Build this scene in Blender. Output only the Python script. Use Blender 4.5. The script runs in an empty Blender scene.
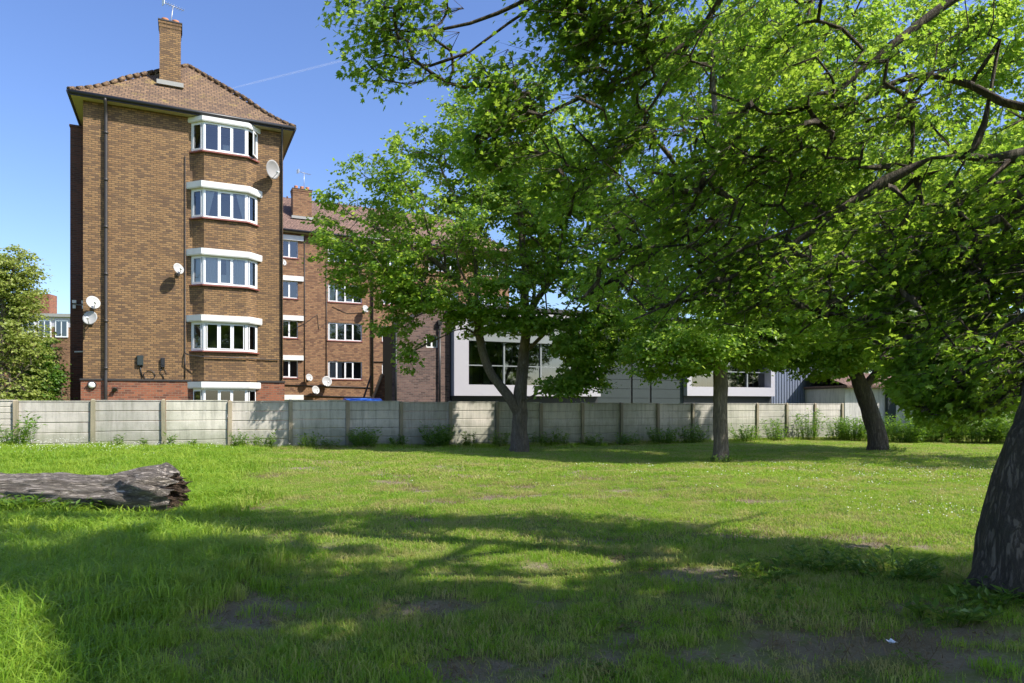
import bpy, math, random
import numpy as np
from mathutils import Vector, noise as mnoise

RNG = np.random.default_rng(7)
random.seed(7)
SC = bpy.context.scene
COL = SC.collection
R = math.radians

# ------------------------------------------------------------------ frame of the site
F_PX, HZ, EYE = 690.0, 403.5, 1.5          # lens and eye height of the viewpoint
TH = R(25.6)                               # fence and buildings run at this angle
CT, ST = math.cos(TH), math.sin(TH)
SUN_EL = R(47)
SUN_H = np.array([0.927, -0.375]); SUN_H /= np.linalg.norm(SUN_H)
COT = 1 / math.tan(SUN_EL)
FENCE_D = 23.17


def site(u, d, z=0.0):
    """point u metres along the fence direction, d metres away from the viewpoint across it"""
    return Vector((u * CT - d * ST, u * ST + d * CT, z))


def px_ground(px, py, z=0.0):
    Y = F_PX * (EYE - z) / (py - HZ)
    return ((px - 512) / F_PX * Y, Y)


def at(px, py, Y):
    return Vector(((px - 512) / F_PX * Y, Y, EYE + (HZ - py) / F_PX * Y))


def sstep(a, b, x):
    t = np.clip((x - a) / (b - a), 0, 1)
    return t * t * (3 - 2 * t)


def ground_z(x, y):
    x = np.asarray(x, float); y = np.asarray(y, float)
    u = x * CT + y * ST
    d = -x * ST + y * CT
    near_f = sstep(9.5, 20.5, d)
    prof = np.interp(u, [-30, -6, -2, 3, 8, 14, 30], [.35, .34, .22, .07, -.04, -.12, -.16])
    z = prof * near_f
    z = z + .035 * np.sin(x * .9 + 1.3) * np.cos(y * .7) * np.exp(-(d / 40) ** 2)
    z = z + .018 * np.sin(x * 2.3 + y * 1.1) * np.sin(y * 1.9 - x * .7)
    return z


def gz(x, y):
    return float(ground_z(x, y))


# ------------------------------------------------------------------ tagging
def tag(o, label=None, cat=None, group=None, kind=None):
    if label: o['label'] = label
    if cat: o['category'] = cat
    if group: o['group'] = group
    if kind: o['kind'] = kind
    return o


def thing(name, label, cat, loc=(0, 0, 0), rz=0, group=None):
    o = bpy.data.objects.new(name, None)
    COL.objects.link(o)
    o.location = loc
    o.rotation_euler = (0, 0, rz)
    o.empty_display_size = .2
    return tag(o, label, cat, group)


def copy_tree(o, parent=None):
    c = o.copy(); COL.objects.link(c)
    if parent is not None: c.parent = parent
    for ch in list(o.children): copy_tree(ch, c)
    return c


# ------------------------------------------------------------------ mesh builder
class MB:
    def __init__(s): s.v = []; s.f = []; s.smooth = []

    def face(s, pts, smooth=False):
        i = len(s.v)
        s.v += [tuple(p) for p in pts]
        s.f.append(tuple(range(i, i + len(pts)))); s.smooth.append(smooth)

    def mesh(s, vs, fs, smooth=False):
        i = len(s.v)
        s.v += [tuple(p) for p in vs]
        for f in fs:
            s.f.append(tuple(i + k for k in f)); s.smooth.append(smooth)

    def box(s, a, b):
        x0, y0, z0 = [min(p, q) for p, q in zip(a, b)]; x1, y1, z1 = [max(p, q) for p, q in zip(a, b)]
        vs = [(x0, y0, z0), (x1, y0, z0), (x1, y1, z0), (x0, y1, z0), (x0, y0, z1), (x1, y0, z1), (x1, y1, z1), (x0, y1, z1)]
        s.mesh(vs, [(0, 3, 2, 1), (4, 5, 6, 7), (0, 1, 5, 4), (1, 2, 6, 5), (2, 3, 7, 6), (3, 0, 4, 7)])

    def prism(s, poly, z0, z1):
        """poly counter-clockwise seen from above"""
        n = len(poly)
        vs = [(p[0], p[1], z0) for p in poly] + [(p[0], p[1], z1) for p in poly]
        s.mesh(vs, [tuple(reversed(range(n))), tuple(range(n, 2 * n))] + [(i, (i + 1) % n, n + (i + 1) % n, n + i) for i in range(n)])

    def bar(s, a, b, w, h=None):
        """square bar between two points"""
        h = h or w
        a = Vector(a); b = Vector(b); d = (b - a).normalized()
        up = Vector((0, 0, 1)) if abs(d.z) < .95 else Vector((1, 0, 0))
        x = d.cross(up).normalized() * w / 2; y = x.cross(d).normalized() * h / 2
        vs = [a - x - y, a + x - y, a + x + y, a - x + y, b - x - y, b + x - y, b + x + y, b - x + y]
        s.mesh(vs, [(0, 1, 2, 3), (7, 6, 5, 4), (1, 0, 4, 5), (2, 1, 5, 6), (3, 2, 6, 7), (0, 3, 7, 4)])

    def tube(s, pts, rad, n=8, caps=True, smooth=True):
        pts = [Vector(p) for p in pts]
        if not hasattr(rad, '__len__'): rad = [rad] * len(pts)
        i0 = len(s.v)
        px = None
        for k, p in enumerate(pts):
            d = (pts[min(k + 1, len(pts) - 1)] - pts[max(k - 1, 0)])
            d = d.normalized() if d.length > 1e-9 else Vector((0, 0, 1))
            if px is None:
                up = Vector((0, 0, 1)) if abs(d.z) < .9 else Vector((1, 0, 0))
                px = d.cross(up).normalized()
            else:
                px = (px - d * px.dot(d))
                px = px.normalized() if px.length > 1e-6 else d.orthogonal().normalized()
            py = d.cross(px)
            for j in range(n):
                a = 2 * math.pi * j / n
                s.v.append(tuple(p + (px * math.cos(a) + py * math.sin(a)) * rad[k]))
        for k in range(len(pts) - 1):
            for j in range(n):
                j2 = (j + 1) % n
                s.f.append((i0 + k * n + j, i0 + k * n + j2, i0 + (k + 1) * n + j2, i0 + (k + 1) * n + j)); s.smooth.append(smooth)
        if caps:
            s.f.append(tuple(reversed(range(i0, i0 + n)))); s.smooth.append(False)
            e = i0 + (len(pts) - 1) * n
            s.f.append(tuple(range(e, e + n))); s.smooth.append(False)

    def build(s, name, mat, parent=None, loc=None, uv=True):
        me = bpy.data.meshes.new(name)
        me.from_pydata(s.v, [], s.f)
        me.polygons.foreach_set('use_smooth', s.smooth)
        if not uv: return s._link(me, name, mat, parent, loc)
        # box-projected UVs in metres
        uvl = me.uv_layers.new(name='UVMap')
        uv = np.zeros((len(me.loops), 2), 'f')
        V = np.array(s.v, 'f').reshape(-1, 3)
        for p in me.polygons:
            n = p.normal
            if abs(n.z) > .95: t = Vector((1, 0, 0))
            else: t = Vector((-n.y, n.x, 0)).normalized()
            b = n.cross(t)
            if b.z < -1e-4: b = -b
            for li in p.loop_indices:
                c = V[me.loops[li].vertex_index]
                uv[li] = (c[0] * t.x + c[1] * t.y, c[0] * b.x + c[1] * b.y + c[2] * b.z)
        uvl.data.foreach_set('uv', uv.ravel())
        return s._link(me, name, mat, parent, loc)

    def _link(s, me, name, mat, parent, loc):
        me.materials.append(mat)
        o = bpy.data.objects.new(name, me); COL.objects.link(o)
        if parent is not None: o.parent = parent
        if loc is not None: o.location = loc
        return o


def np_mesh(name, V, T, mat, parent=None, smooth=False):
    """mesh object straight from numpy arrays of triangles"""
    me = bpy.data.meshes.new(name)
    V = np.ascontiguousarray(V, 'f'); T = np.ascontiguousarray(T, 'i')
    me.vertices.add(len(V)); me.vertices.foreach_set('co', V.ravel())
    k = T.shape[1]
    me.loops.add(T.size); me.loops.foreach_set('vertex_index', T.ravel())
    me.polygons.add(len(T)); me.polygons.foreach_set('loop_start', np.arange(0, T.size, k, dtype='i'))
    me.polygons.foreach_set('use_smooth', np.full(len(T), smooth))
    me.update(calc_edges=True)
    me.materials.append(mat)
    o = bpy.data.objects.new(name, me); COL.objects.link(o)
    if parent is not None: o.parent = parent
    return o


# ------------------------------------------------------------------ materials
def new_mat(name):
    m = bpy.data.materials.new(name); m.use_nodes = True
    nt = m.node_tree; nt.nodes.clear()
    out = nt.nodes.new('ShaderNodeOutputMaterial')
    return m, nt, out


class N:
    """small wrapper for wiring nodes"""
    def __init__(s, nt): s.nt = nt

    def __call__(s, typ, props=None, **ins):
        n = s.nt.nodes.new('ShaderNode' + typ)
        for k, v in (props or {}).items(): setattr(n, k, v)
        for k, v in ins.items():
            key = int(k[1:]) if k[0] == '_' and k[1:].isdigit() else k.replace('_', ' ')
            sock = n.inputs[key]
            if hasattr(v, 'is_linked') or hasattr(v, 'links'): s.nt.links.new(v, sock)
            else: sock.default_value = v
        return n

    def mix(s, fac, a, b, blend='MIX'):
        n = s.nt.nodes.new('ShaderNodeMix'); n.data_type = 'RGBA'; n.blend_type = blend
        for sock, v in ((n.inputs[0], fac), (n.inputs[6], a), (n.inputs[7], b)):
            if hasattr(v, 'links'): s.nt.links.new(v, sock)
            else: sock.default_value = v if not isinstance(v, tuple) or len(v) == 4 else (*v, 1)
        return n.outputs[2]

    def math(s, op, a, b=None, clamp=False):
        n = s.nt.nodes.new('ShaderNodeMath'); n.operation = op; n.use_clamp = clamp
        for sock, v in ((n.inputs[0], a), (n.inputs[1], b)):
            if v is None: continue
            if hasattr(v, 'links'): s.nt.links.new(v, sock)
            else: sock.default_value = v
        return n.outputs[0]

    def ramp(s, fac, stops, interp='LINEAR'):
        n = s.nt.nodes.new('ShaderNodeValToRGB'); n.color_ramp.interpolation = interp
        e = n.color_ramp.elements
        while len(e) < len(stops): e.new(.5)
        for el, (p, c) in zip(e, stops):
            el.position = p; el.color = c if len(c) == 4 else (*c, 1)
        s.nt.links.new(fac, n.inputs[0])
        return n.outputs[0]

    def noise(s, vec, scale, detail=4, rough=.6, dim='3D'):
        n = s('TexNoise', Scale=scale, Detail=detail, Roughness=rough)
        if vec is not None: s.nt.links.new(vec, n.inputs['Vector'])
        return n.outputs['Fac']


def rgb(*c): return (*c, 1)


def plain(name, col, rough=.5, metal=0, var=.12, bump=.0, scale=6):
    m, nt, out = new_mat(name); n = N(nt)
    tc = n('TexCoord').outputs['Object']
    f = n.noise(tc, scale, 5)
    c = n.mix(f, tuple(x * (1 - var) for x in col), tuple(min(1, x * (1 + var)) for x in col))
    b = n('BsdfPrincipled', Base_Color=c, Roughness=rough, Metallic=metal)
    if bump:
        bp = n('Bump', Strength=bump, Distance=.01, Height=n.noise(tc, scale * 6, 4))
        nt.links.new(bp.outputs[0], b.inputs['Normal'])
    nt.links.new(b.outputs[0], out.inputs[0])
    return m


def brick_mat(name, light, mid, dark, mortar, w=.225, h=.075, msize=.011, stain=.25):
    m, nt, out = new_mat(name); n = N(nt)
    uv = n('UVMap').outputs[0]
    def bricks(off, bias=0.0):
        mp = n('Mapping'); nt.links.new(uv, mp.inputs['Vector']); mp.inputs['Location'].default_value = off
        b = n('TexBrick', {'offset': .5}, Scale=1.0, Mortar_Size=msize, Mortar_Smooth=.3, Bias=bias, Brick_Width=w, Row_Height=h)
        nt.links.new(mp.outputs[0], b.inputs['Vector'])
        b.inputs['Color1'].default_value = (0, 0, 0, 1); b.inputs['Color2'].default_value = (1, 1, 1, 1); b.inputs['Mortar'].default_value = (.5, .5, .5, 1)
        return b
    b1 = bricks((0, 0, 0)); b2 = bricks((w * 23, h * 38, 0))
    c = n.ramp(b1.outputs[0], [(0, dark), (.22, dark), (.42, mid), (.66, light), (1, mid)])
    c = n.mix(n.math('MULTIPLY', b2.outputs[0], .35), c, light)
    big = n.noise(uv, .35, 4)
    c = n.mix(n.ramp(big, [(.35, (0, 0, 0)), (.7, (1, 1, 1))]), c, n.mix(1.0, c, (.86, .80, .78), 'MULTIPLY'))
    fine = n.noise(uv, 22, 3)
    c = n.mix(n.math('MULTIPLY', fine, stain), c, (.05, .04, .035))
    mp2 = n('Mapping'); nt.links.new(uv, mp2.inputs['Vector']); mp2.inputs['Scale'].default_value = (2.2, .16, 1)
    c = n.mix(n.math('MULTIPLY', n.ramp(n.noise(mp2.outputs[0], 1.2, 6, .7), [(.45, (0, 0, 0)), (.75, (1, 1, 1))]), .5), c, tuple(x * .62 for x in mid))
    mcol = n.mix(n.noise(uv, 1.3, 3), tuple(x * .8 for x in mortar), mortar)
    c = n.mix(b1.outputs['Fac'], c, mcol)
    bs = n('BsdfPrincipled', Base_Color=c, Roughness=.88)
    bp = n('Bump', Strength=.6, Distance=.006, Height=n.math('SUBTRACT', n.math('MULTIPLY', fine, .4), b1.outputs['Fac']))
    nt.links.new(bp.outputs[0], bs.inputs['Normal'])
    nt.links.new(bs.outputs[0], out.inputs[0])
    return m


def tile_mat(name, c1, c2, lichen=.5):
    m, nt, out = new_mat(name); n = N(nt)
    uv = n('UVMap').outputs[0]
    b = n('TexBrick', {'offset': .5}, Scale=1.0, Mortar_Size=.02, Mortar_Smooth=.5, Bias=-.1, Brick_Width=.21, Row_Height=.2)
    nt.links.new(uv, b.inputs['Vector'])
    b.inputs['Color1'].default_value = rgb(*c1); b.inputs['Color2'].default_value = rgb(*c2); b.inputs['Mortar'].default_value = (.045, .03, .022, 1)
    c = b.outputs[0]
    ln = n.noise(uv, 1.1, 6, .75)
    c = n.mix(n.math('MULTIPLY', n.ramp(ln, [(.56, (0, 0, 0)), (.68, (1, 1, 1))]), lichen), c, (.30, .22, .045))
    c = n.mix(n.math('MULTIPLY', n.noise(uv, 9, 4), .35), c, (.10, .075, .055))
    bs = n('BsdfPrincipled', Base_Color=c, Roughness=.85)
    w = n('TexWave', {'bands_direction': 'X'}, Scale=1 / .21 * .5 / 1.0 * .6366, Distortion=0.)
    nt.links.new(uv, w.inputs['Vector'])
    bp = n('Bump', Strength=.6, Distance=.02, Height=n.math('SUBTRACT', n.math('MULTIPLY', w.outputs['Fac'], .5), b.outputs['Fac']))
    nt.links.new(bp.outputs[0], bs.inputs['Normal'])
    nt.links.new(bs.outputs[0], out.inputs[0])
    return m


def concrete_mat(name, base, green=.0):
    m, nt, out = new_mat(name); n = N(nt)
    g = n('NewGeometry').outputs['Position']
    c = n.mix(n.noise(g, 1.1, 6, .7), tuple(x * .78 for x in base), tuple(x * 1.12 for x in base))
    mp = n('Mapping'); nt.links.new(g, mp.inputs['Vector']); mp.inputs['Scale'].default_value = (3.2, 3.2, .35)
    st = n.noise(mp.outputs[0], 2.2, 6, .7)
    c = n.mix(n.math('MULTIPLY', n.ramp(st, [(.45, (0, 0, 0)), (.72, (1, 1, 1))]), .8), c, tuple(x * .45 for x in base))
    al = n.noise(g, .45, 4)
    c = n.mix(n.math('MULTIPLY', n.ramp(al, [(.42, (0, 0, 0)), (.66, (1, 1, 1))]), green), c, (.13, .15, .095))
    c = n.mix(1.0, c, n.ramp(n('ObjectInfo').outputs['Random'], [(0, (.80, .80, .82)), (.5, (1, .98, .95)), (1, (.9, .92, .88))]), 'MULTIPLY')
    sz = n('SeparateXYZ'); nt.links.new(g, sz.inputs[0])
    lo = n.math('MULTIPLY', n.ramp(n.math('ADD', sz.outputs[2], n.math('MULTIPLY', n.noise(g, 2.2, 5, .7), -1.0)), [(.0, (1, 1, 1)), (.38, (0, 0, 0))]), green)
    c = n.mix(lo, c, (.10, .125, .06))
    sp = n.noise(g, 14, 5, .7)
    c = n.mix(n.math('MULTIPLY', n.ramp(sp, [(.55, (0, 0, 0)), (.72, (1, 1, 1))]), .35), c, (.16, .15, .12))
    bs = n('BsdfPrincipled', Base_Color=c, Roughness=.92)
    bp = n('Bump', Strength=.5, Distance=.012, Height=n.noise(g, 30, 5, .7))
    nt.links.new(bp.outputs[0], bs.inputs['Normal'])
    nt.links.new(bs.outputs[0], out.inputs[0])
    return m


def bark_mat(name, c1, c2, moss=.3, scale=1.0, along='Z'):
    m, nt, out = new_mat(name); n = N(nt)
    tc = n('TexCoord').outputs['Object']
    mp = n('Mapping'); nt.links.new(tc, mp.inputs['Vector'])
    s = {'Z': (10, 10, 1.5), 'X': (1.1, 13, 13)}[along]
    mp.inputs['Scale'].default_value = tuple(x * scale for x in s)
    f1 = n.noise(mp.outputs[0], 1.6, 8, .7)
    wn = n('TexNoise', Scale=2.2, Detail=6, Roughness=.7); nt.links.new(mp.outputs[0], wn.inputs['Vector'])
    wv = n('VectorMath', {'operation': 'SCALE'}, Scale=1.3); nt.links.new(wn.outputs['Color'], wv.inputs[0])
    wa = n('VectorMath', {'operation': 'ADD'}); nt.links.new(mp.outputs[0], wa.inputs[0]); nt.links.new(wv.outputs[0], wa.inputs[1])
    v = n('TexVoronoi', {'feature': 'DISTANCE_TO_EDGE'}, Scale=2.1); nt.links.new(wa.outputs[0], v.inputs['Vector'])
    crack = n.ramp(v.outputs['Distance'], [(0, (0, 0, 0)), (.22, (1, 1, 1))])
    c = n.mix(n.ramp(f1, [(.3, (0, 0, 0)), (.72, (1, 1, 1))]), c1, c2)
    c = n.mix(n.math('MULTIPLY', n.math('SUBTRACT', 1.0, crack), .55), c, tuple(x * .35 for x in c1))
    mo = n.noise(tc, 1.7, 5, .7)
    c = n.mix(n.math('MULTIPLY', n.ramp(mo, [(.5, (0, 0, 0)), (.7, (1, 1, 1))]), moss), c, (.075, .085, .04))
    bs = n('BsdfPrincipled', Base_Color=c, Roughness=.95)
    bp = n('Bump', Strength=1.0, Distance=.05 if along == 'X' else .03, Height=n.math('ADD', n.math('MULTIPLY', crack, .6), f1))
    nt.links.new(bp.outputs[0], bs.inputs['Normal'])
    nt.links.new(bs.outputs[0], out.inputs[0])
    return m


def leaf_mat(name, d1, d2, t1, t2, trans=.5, gloss=.35, inst=False):
    """d = reflected colour range, t = transmitted colour range"""
    m, nt, out = new_mat(name); n = N(nt)
    r = n('ObjectInfo').outputs['Random'] if inst else n('NewGeometry').outputs['Random Per Island']
    g = n('NewGeometry')
    big = n.noise(g.outputs['Position'], .5, 3)
    k = n.math('ADD', n.math('MULTIPLY', n.math('POWER', r, 1.4), .8), n.math('MULTIPLY', n.math('SUBTRACT', big, .3), .6), clamp=True)
    d = n.mix(k, d1, d2); t = n.mix(k, t1, t2)
    b = n('BsdfPrincipled', Base_Color=d, Roughness=.42)
    b.inputs['Specular IOR Level'].default_value = gloss
    tr = n('BsdfTranslucent', Color=t)
    mx = n('MixShader', Fac=trans)
    nt.links.new(b.outputs[0], mx.inputs[1]); nt.links.new(tr.outputs[0], mx.inputs[2])
    nt.links.new(mx.outputs[0], out.inputs[0])
    return m


def glass_mat(name, tint=(.78, .82, .84), refl=.07):
    m, nt, out = new_mat(name); n = N(nt)
    fr = n('Fresnel', IOR=1.5).outputs[0]
    f = n.math('ADD', n.math('MULTIPLY', fr, 1.6), refl, clamp=True)
    tr = n('BsdfTransparent', Color=rgb(*tint)); gl = n('BsdfGlossy', Color=rgb(.9, .93, .97), Roughness=.03)
    mx = n('MixShader', Fac=f)
    nt.links.new(tr.outputs[0], mx.inputs[1]); nt.links.new(gl.outputs[0], mx.inputs[2])
    nt.links.new(mx.outputs[0], out.inputs[0])
    return m


M = {}
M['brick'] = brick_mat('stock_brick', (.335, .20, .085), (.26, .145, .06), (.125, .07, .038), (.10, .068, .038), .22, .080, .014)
M['brick_red'] = brick_mat('red_brick', (.36, .125, .058), (.28, .09, .045), (.12, .042, .028), (.22, .15, .10), .22, .085)
M['brick_rear'] = brick_mat('warm_brick', (.34, .19, .09), (.26, .125, .06), (.13, .055, .03), (.15, .10, .06), .24, .11, .016)
M['brick_purple'] = brick_mat('purple_brick', (.20, .125, .105), (.13, .075, .068), (.06, .035, .035), (.15, .12, .105))
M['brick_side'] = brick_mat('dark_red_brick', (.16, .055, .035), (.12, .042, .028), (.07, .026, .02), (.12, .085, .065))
M['tiles'] = tile_mat('clay_tiles', (.22, .132, .068), (.095, .054, .03), .9)
M['tiles_rear'] = tile_mat('brown_tiles', (.22, .125, .095), (.12, .065, .052), .15)
M['white'] = plain('white_paint', (.70, .70, .67), .5, var=.18, scale=2.5)
M['cream'] = plain('soffit_paint', (.52, .46, .33), .6)
M['frame'] = plain('white_plastic', (.80, .81, .82), .3, var=.03)
M['sill'] = plain('red_sill_tile', (.23, .075, .055), .6)
M['black'] = plain('black_plastic', (.018, .018, .02), .4)
M['pipe'] = plain('cast_iron', (.035, .03, .028), .5)
M['lead'] = plain('flashing', (.30, .30, .28), .7)
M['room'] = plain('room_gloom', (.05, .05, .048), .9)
M['curtain'] = plain('net_curtain', (.70, .70, .68), .9, var=.15, scale=20)
M['glass'] = glass_mat('window_glass')
M['glass_dark'] = glass_mat('tinted_glass', (.35, .4, .4), .10)
M['dish'] = plain('dish_grey', (.36, .36, .35), .5, var=.2)
M['dish_mesh'] = plain('dish_weathered', (.27, .26, .25), .6)
M['metal'] = plain('galvanised_steel', (.42, .43, .44), .4, metal=.6)
M['terracotta'] = plain('terracotta', (.42, .17, .08), .8)
M['fence'] = concrete_mat('fence_concrete', (.60, .56, .50), .45)
M['post'] = concrete_mat('post_concrete', (.36, .30, .215), .4)
M['render'] = concrete_mat('white_render', (.62, .60, .58), .05)
M['clad'] = plain('zinc_cladding', (.022, .034, .035), .75, var=.18, scale=1.2)
M['clad_blue'] = plain('blue_cladding', (.14, .165, .23), .7, var=.1)
M['clad_seam'] = plain('cladding_joint', (.02, .022, .024), .6)
M['panel_white'] = plain('shaded_white_panel', (.42, .405, .445), .4, var=.05, scale=2)  # white panels; the lilac grey puts tree shade into their colour
M['panel_grey'] = plain('grey_panel', (.22, .24, .245), .4, var=.1, scale=2)
M['blue'] = plain('blue_bin', (.02, .12, .52), .35)
M['bark'] = bark_mat('maple_bark', (.16, .125, .09), (.27, .225, .17), .35)
M['bark_dark'] = bark_mat('dark_bark', (.085, .064, .047), (.20, .16, .12), .4)
M['log'] = bark_mat('weathered_wood', (.14, .11, .088), (.54, .475, .41), .12, 1.0, 'X')
M['log_in'] = bark_mat('rotten_wood', (.07, .04, .026), (.25, .165, .105), .0, 2.0, 'X')
M['leaf_near'] = leaf_mat('maple_leaves', (.060, .145, .016), (.15, .25, .028), (.27, .48, .03), (.48, .64, .07), .56)
M['leaf_mid'] = leaf_mat('maple_leaves_sunny', (.070, .160, .018), (.20, .30, .045), (.30, .52, .035), (.56, .69, .10), .54)
M['leaf_far'] = leaf_mat('pale_leaves', (.16, .22, .04), (.36, .39, .11), (.36, .48, .07), (.58, .62, .16), .42)
M['leaf_bush'] = leaf_mat('bush_leaves', (.05, .12, .018), (.13, .23, .035), (.18, .36, .02), (.36, .54, .05), .42)
M['leaf_weed'] = leaf_mat('weed_leaves', (.045, .115, .016), (.13, .22, .035), (.18, .34, .02), (.38, .52, .06), .42)
M['grass'] = leaf_mat('grass_blades', (.135, .265, .020), (.31, .42, .055), (.34, .57, .03), (.58, .69, .09), .42, .25, inst=True)
_m = M['grass']; _n = N(_m.node_tree)
_g = _n('NewGeometry').outputs['Position']
_f = _n.ramp(_n.math('ADD', _n.math('MULTIPLY', _n.noise(_g, .8, 5, .75), .8), _n.math('MULTIPLY', _n('ObjectInfo').outputs['Random'], .3)), [(.5, (0, 0, 0)), (.7, (1, 1, 1))])
_sx = _n('SeparateXYZ'); _m.node_tree.links.new(_g, _sx.inputs[0])
_e = _n.math('ADD', _sx.outputs[0], _n.math('MULTIPLY', _sx.outputs[1], .36))
_k = _n.math('MULTIPLY', _n.ramp(_n.math('ADD', _n.math('MULTIPLY', _e, .5), .6), [(.2, (0, 0, 0)), (.9, (1, 1, 1))]), .85)     # the uncut grass at the left is fresh, the mown lawn has straw in it
_pb = [x for x in _m.node_tree.nodes if x.type == 'BSDF_PRINCIPLED'][0]; _tb = [x for x in _m.node_tree.nodes if x.type == 'BSDF_TRANSLUCENT'][0]
for _b, _nm, _c in ((_pb, 'Base Color', (.42, .36, .15)), (_tb, 'Color', (.55, .46, .2))):
    _l = _b.inputs[_nm].links[0].from_socket
    _m.node_tree.links.new(_n.mix(_n.math('MULTIPLY', _f, _k), _l, _c), _b.inputs[_nm])
M['daisy'] = plain('daisy_petals', (.80, .80, .76), .7)
M['paper'] = plain('white_paper', (.78, .80, .84), .8)

# ------------------------------------------------------------------ sun target: where the lawn lies open to the sun
LIT_PX = [
    [(-420, 447), (0, 446), (250, 450), (420, 453), (560, 462), (640, 468), (760, 474), (880, 480), (1010, 486), (1090, 490),
     (1090, 514), (1000, 517), (930, 520), (860, 514), (780, 517), (700, 508), (640, 514), (560, 512), (500, 497), (450, 500), (420, 490), (380, 494),
     (330, 500), (250, 508), (195, 517), (60, 521), (0, 521), (-420, 526)],
    [(-120, 598), (30, 612), (62, 640), (95, 700), (80, 760), (-200, 760)],
    [(404, 540), (455, 532), (505, 536), (520, 548), (470, 560), (430, 556)],
    [(238, 562), (300, 558), (302, 568), (246, 570)],
    [(568, 537), (612, 538), (608, 545), (572, 544)],
    [(85, 583), (150, 590), (146, 606), (96, 600)],
    [(185, 560), (215, 566), (208, 580), (178, 572)],
    [(330, 520), (372, 517), (380, 525), (340, 529)],
    [(860, 433), (1010, 433), (1010, 447), (930, 446), (880, 441)],
]
LIT = [np.array([px_ground(*p) for p in poly]) for poly in LIT_PX]


def in_poly(P, x, y):
    ins = np.zeros(len(x), bool)
    n = len(P); j = n - 1
    for i in range(n):
        xi, yi = P[i]; xj, yj = P[j]
        c = ((yi > y) != (yj > y)) & (x < (xj - xi) * (y - yi) / (yj - yi + 1e-12) + xi)
        ins ^= c; j = i
    return ins


SUN_LANES = [((.6, 6.7, 5.2), 1.0), ((2.2, 6.9, 4.4), 1.1), ((3.5, 6.8, 3.6), 1.0), ((-.9, 6.7, 4.9), .8), ((4.4, 6.6, 2.6), .7), ((2.6, 21.5, 3.2), 1.25), ((-3.6, 21.6, 6.6), 1.7), ((4.2, 17.6, 2.9), .8), ((9.5, 21.6, 3.6), .9), ((6.5, 18, 8.5), 1.4), ((10.5, 22.4, 8.5), 1.6)]


def shades_open_ground(p, jit=.15):
    """True where foliage at p would throw its shadow onto lawn, fence or wall that stands in the sun"""
    p = np.asarray(p, float)
    h = np.maximum(p[:, 2], 0)
    x = p[:, 0] - SUN_H[0] * COT * h + RNG.normal(0, jit, len(p))
    y = p[:, 1] - SUN_H[1] * COT * h + RNG.normal(0, jit, len(p))
    wob = .38 * np.sin(x * 1.9 + 2 * np.sin(y * 1.3)) + .22 * np.sin(x * 4.3 + y * 2.7)
    bad = np.zeros(len(p), bool)
    for i, P in enumerate(LIT): bad |= in_poly(P, x + (.3 if i == 0 else .12) * wob, y + (.6 if i == 0 else .25) * wob)
    # chance gaps that let small pools of sun through
    a = x * .93 - y * .37; b = x * .37 + y * .93
    gap = np.sin(a * 2.1 + 2.3 * np.sin(b * 1.7)) * np.sin(b * 4.6 + 1.9 * np.sin(a * 1.3 + 1)) + .5 * np.sin(a * 5.2 + 1.7) * np.sin(b * 8.7 + 2 * np.sin(a * 3))
    bad |= (gap > 1.12 - .5 * sstep(6.8, 9.3, y)) & (y < 12) & (RNG.uniform(0, 1, len(p)) < .85)
    S3 = np.array([SUN_H[0] * math.cos(SUN_EL), SUN_H[1] * math.cos(SUN_EL), math.sin(SUN_EL)])
    for c, rr in SUN_LANES:
        q = p - np.array(c); t = q @ S3
        bad |= (t > rr + .5) & (np.linalg.norm(q - t[:, None] * S3, axis=1) < rr * RNG.uniform(.6, 1.1, len(p))) & (RNG.uniform(0, 1, len(p)) < .8)
    # fence plane and front wall
    nrm = np.array([-ST, CT])
    d0 = p[:, :2] @ nrm
    for dist, test in ((FENCE_D, lambda u, z: (z > .1) & (z < 1.7) & (((u < 1.3) & ~((u > -.2) & (u < .3) & (z < 1.1))) | ((u > 8.7) & (u < 10.2)))),
                       (30.6, lambda u, z: (u > -4.2) & (u < 4.2) & (z > 3.4 + .0 * u) & ~((u > 2.6) & (z < 4.6)))):
        t = (dist - d0) / -(SUN_H @ nrm)          # horizontal distance travelled by the light
        hx = p[:, 0] - SUN_H[0] * t; hy = p[:, 1] - SUN_H[1] * t
        z = p[:, 2] - t * math.tan(SUN_EL)
        u = hx * CT + hy * ST
        bad |= (t > 0) & test(u + RNG.normal(0, jit, len(p)), z)
    return bad


# ------------------------------------------------------------------ foliage helpers
LEAF_MAPLE = (np.array([(0, 0, 0), (.20, .06, .03), (.46, .20, .0), (.26, .34, .05), (.44, .66, -.02), (.17, .58, .04), (0, 1.0, -.06),
                        (-.17, .58, .04), (-.44, .66, -.02), (-.26, .34, .05), (-.46, .20, .0), (-.20, .06, .03), (0, .42, -.02)]),
              np.array([(12, i, i + 1) for i in range(0, 11)] + [(12, 11, 0)]))
LEAF_KITE = (np.array([(0, 0, 0), (.40, .42, .10), (0, 1.0, -.04), (-.40, .42, .10)]), np.array([(0, 1, 2), (0, 2, 3)]))
LEAF_LONG = (np.array([(0, 0, 0), (.22, .35, .06), (0, 1.0, -.10), (-.22, .35, .06)]), np.array([(0, 1, 2), (0, 2, 3)]))


def unit(a):
    return a / np.maximum(np.linalg.norm(a, axis=1, keepdims=True), 1e-9)


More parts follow.
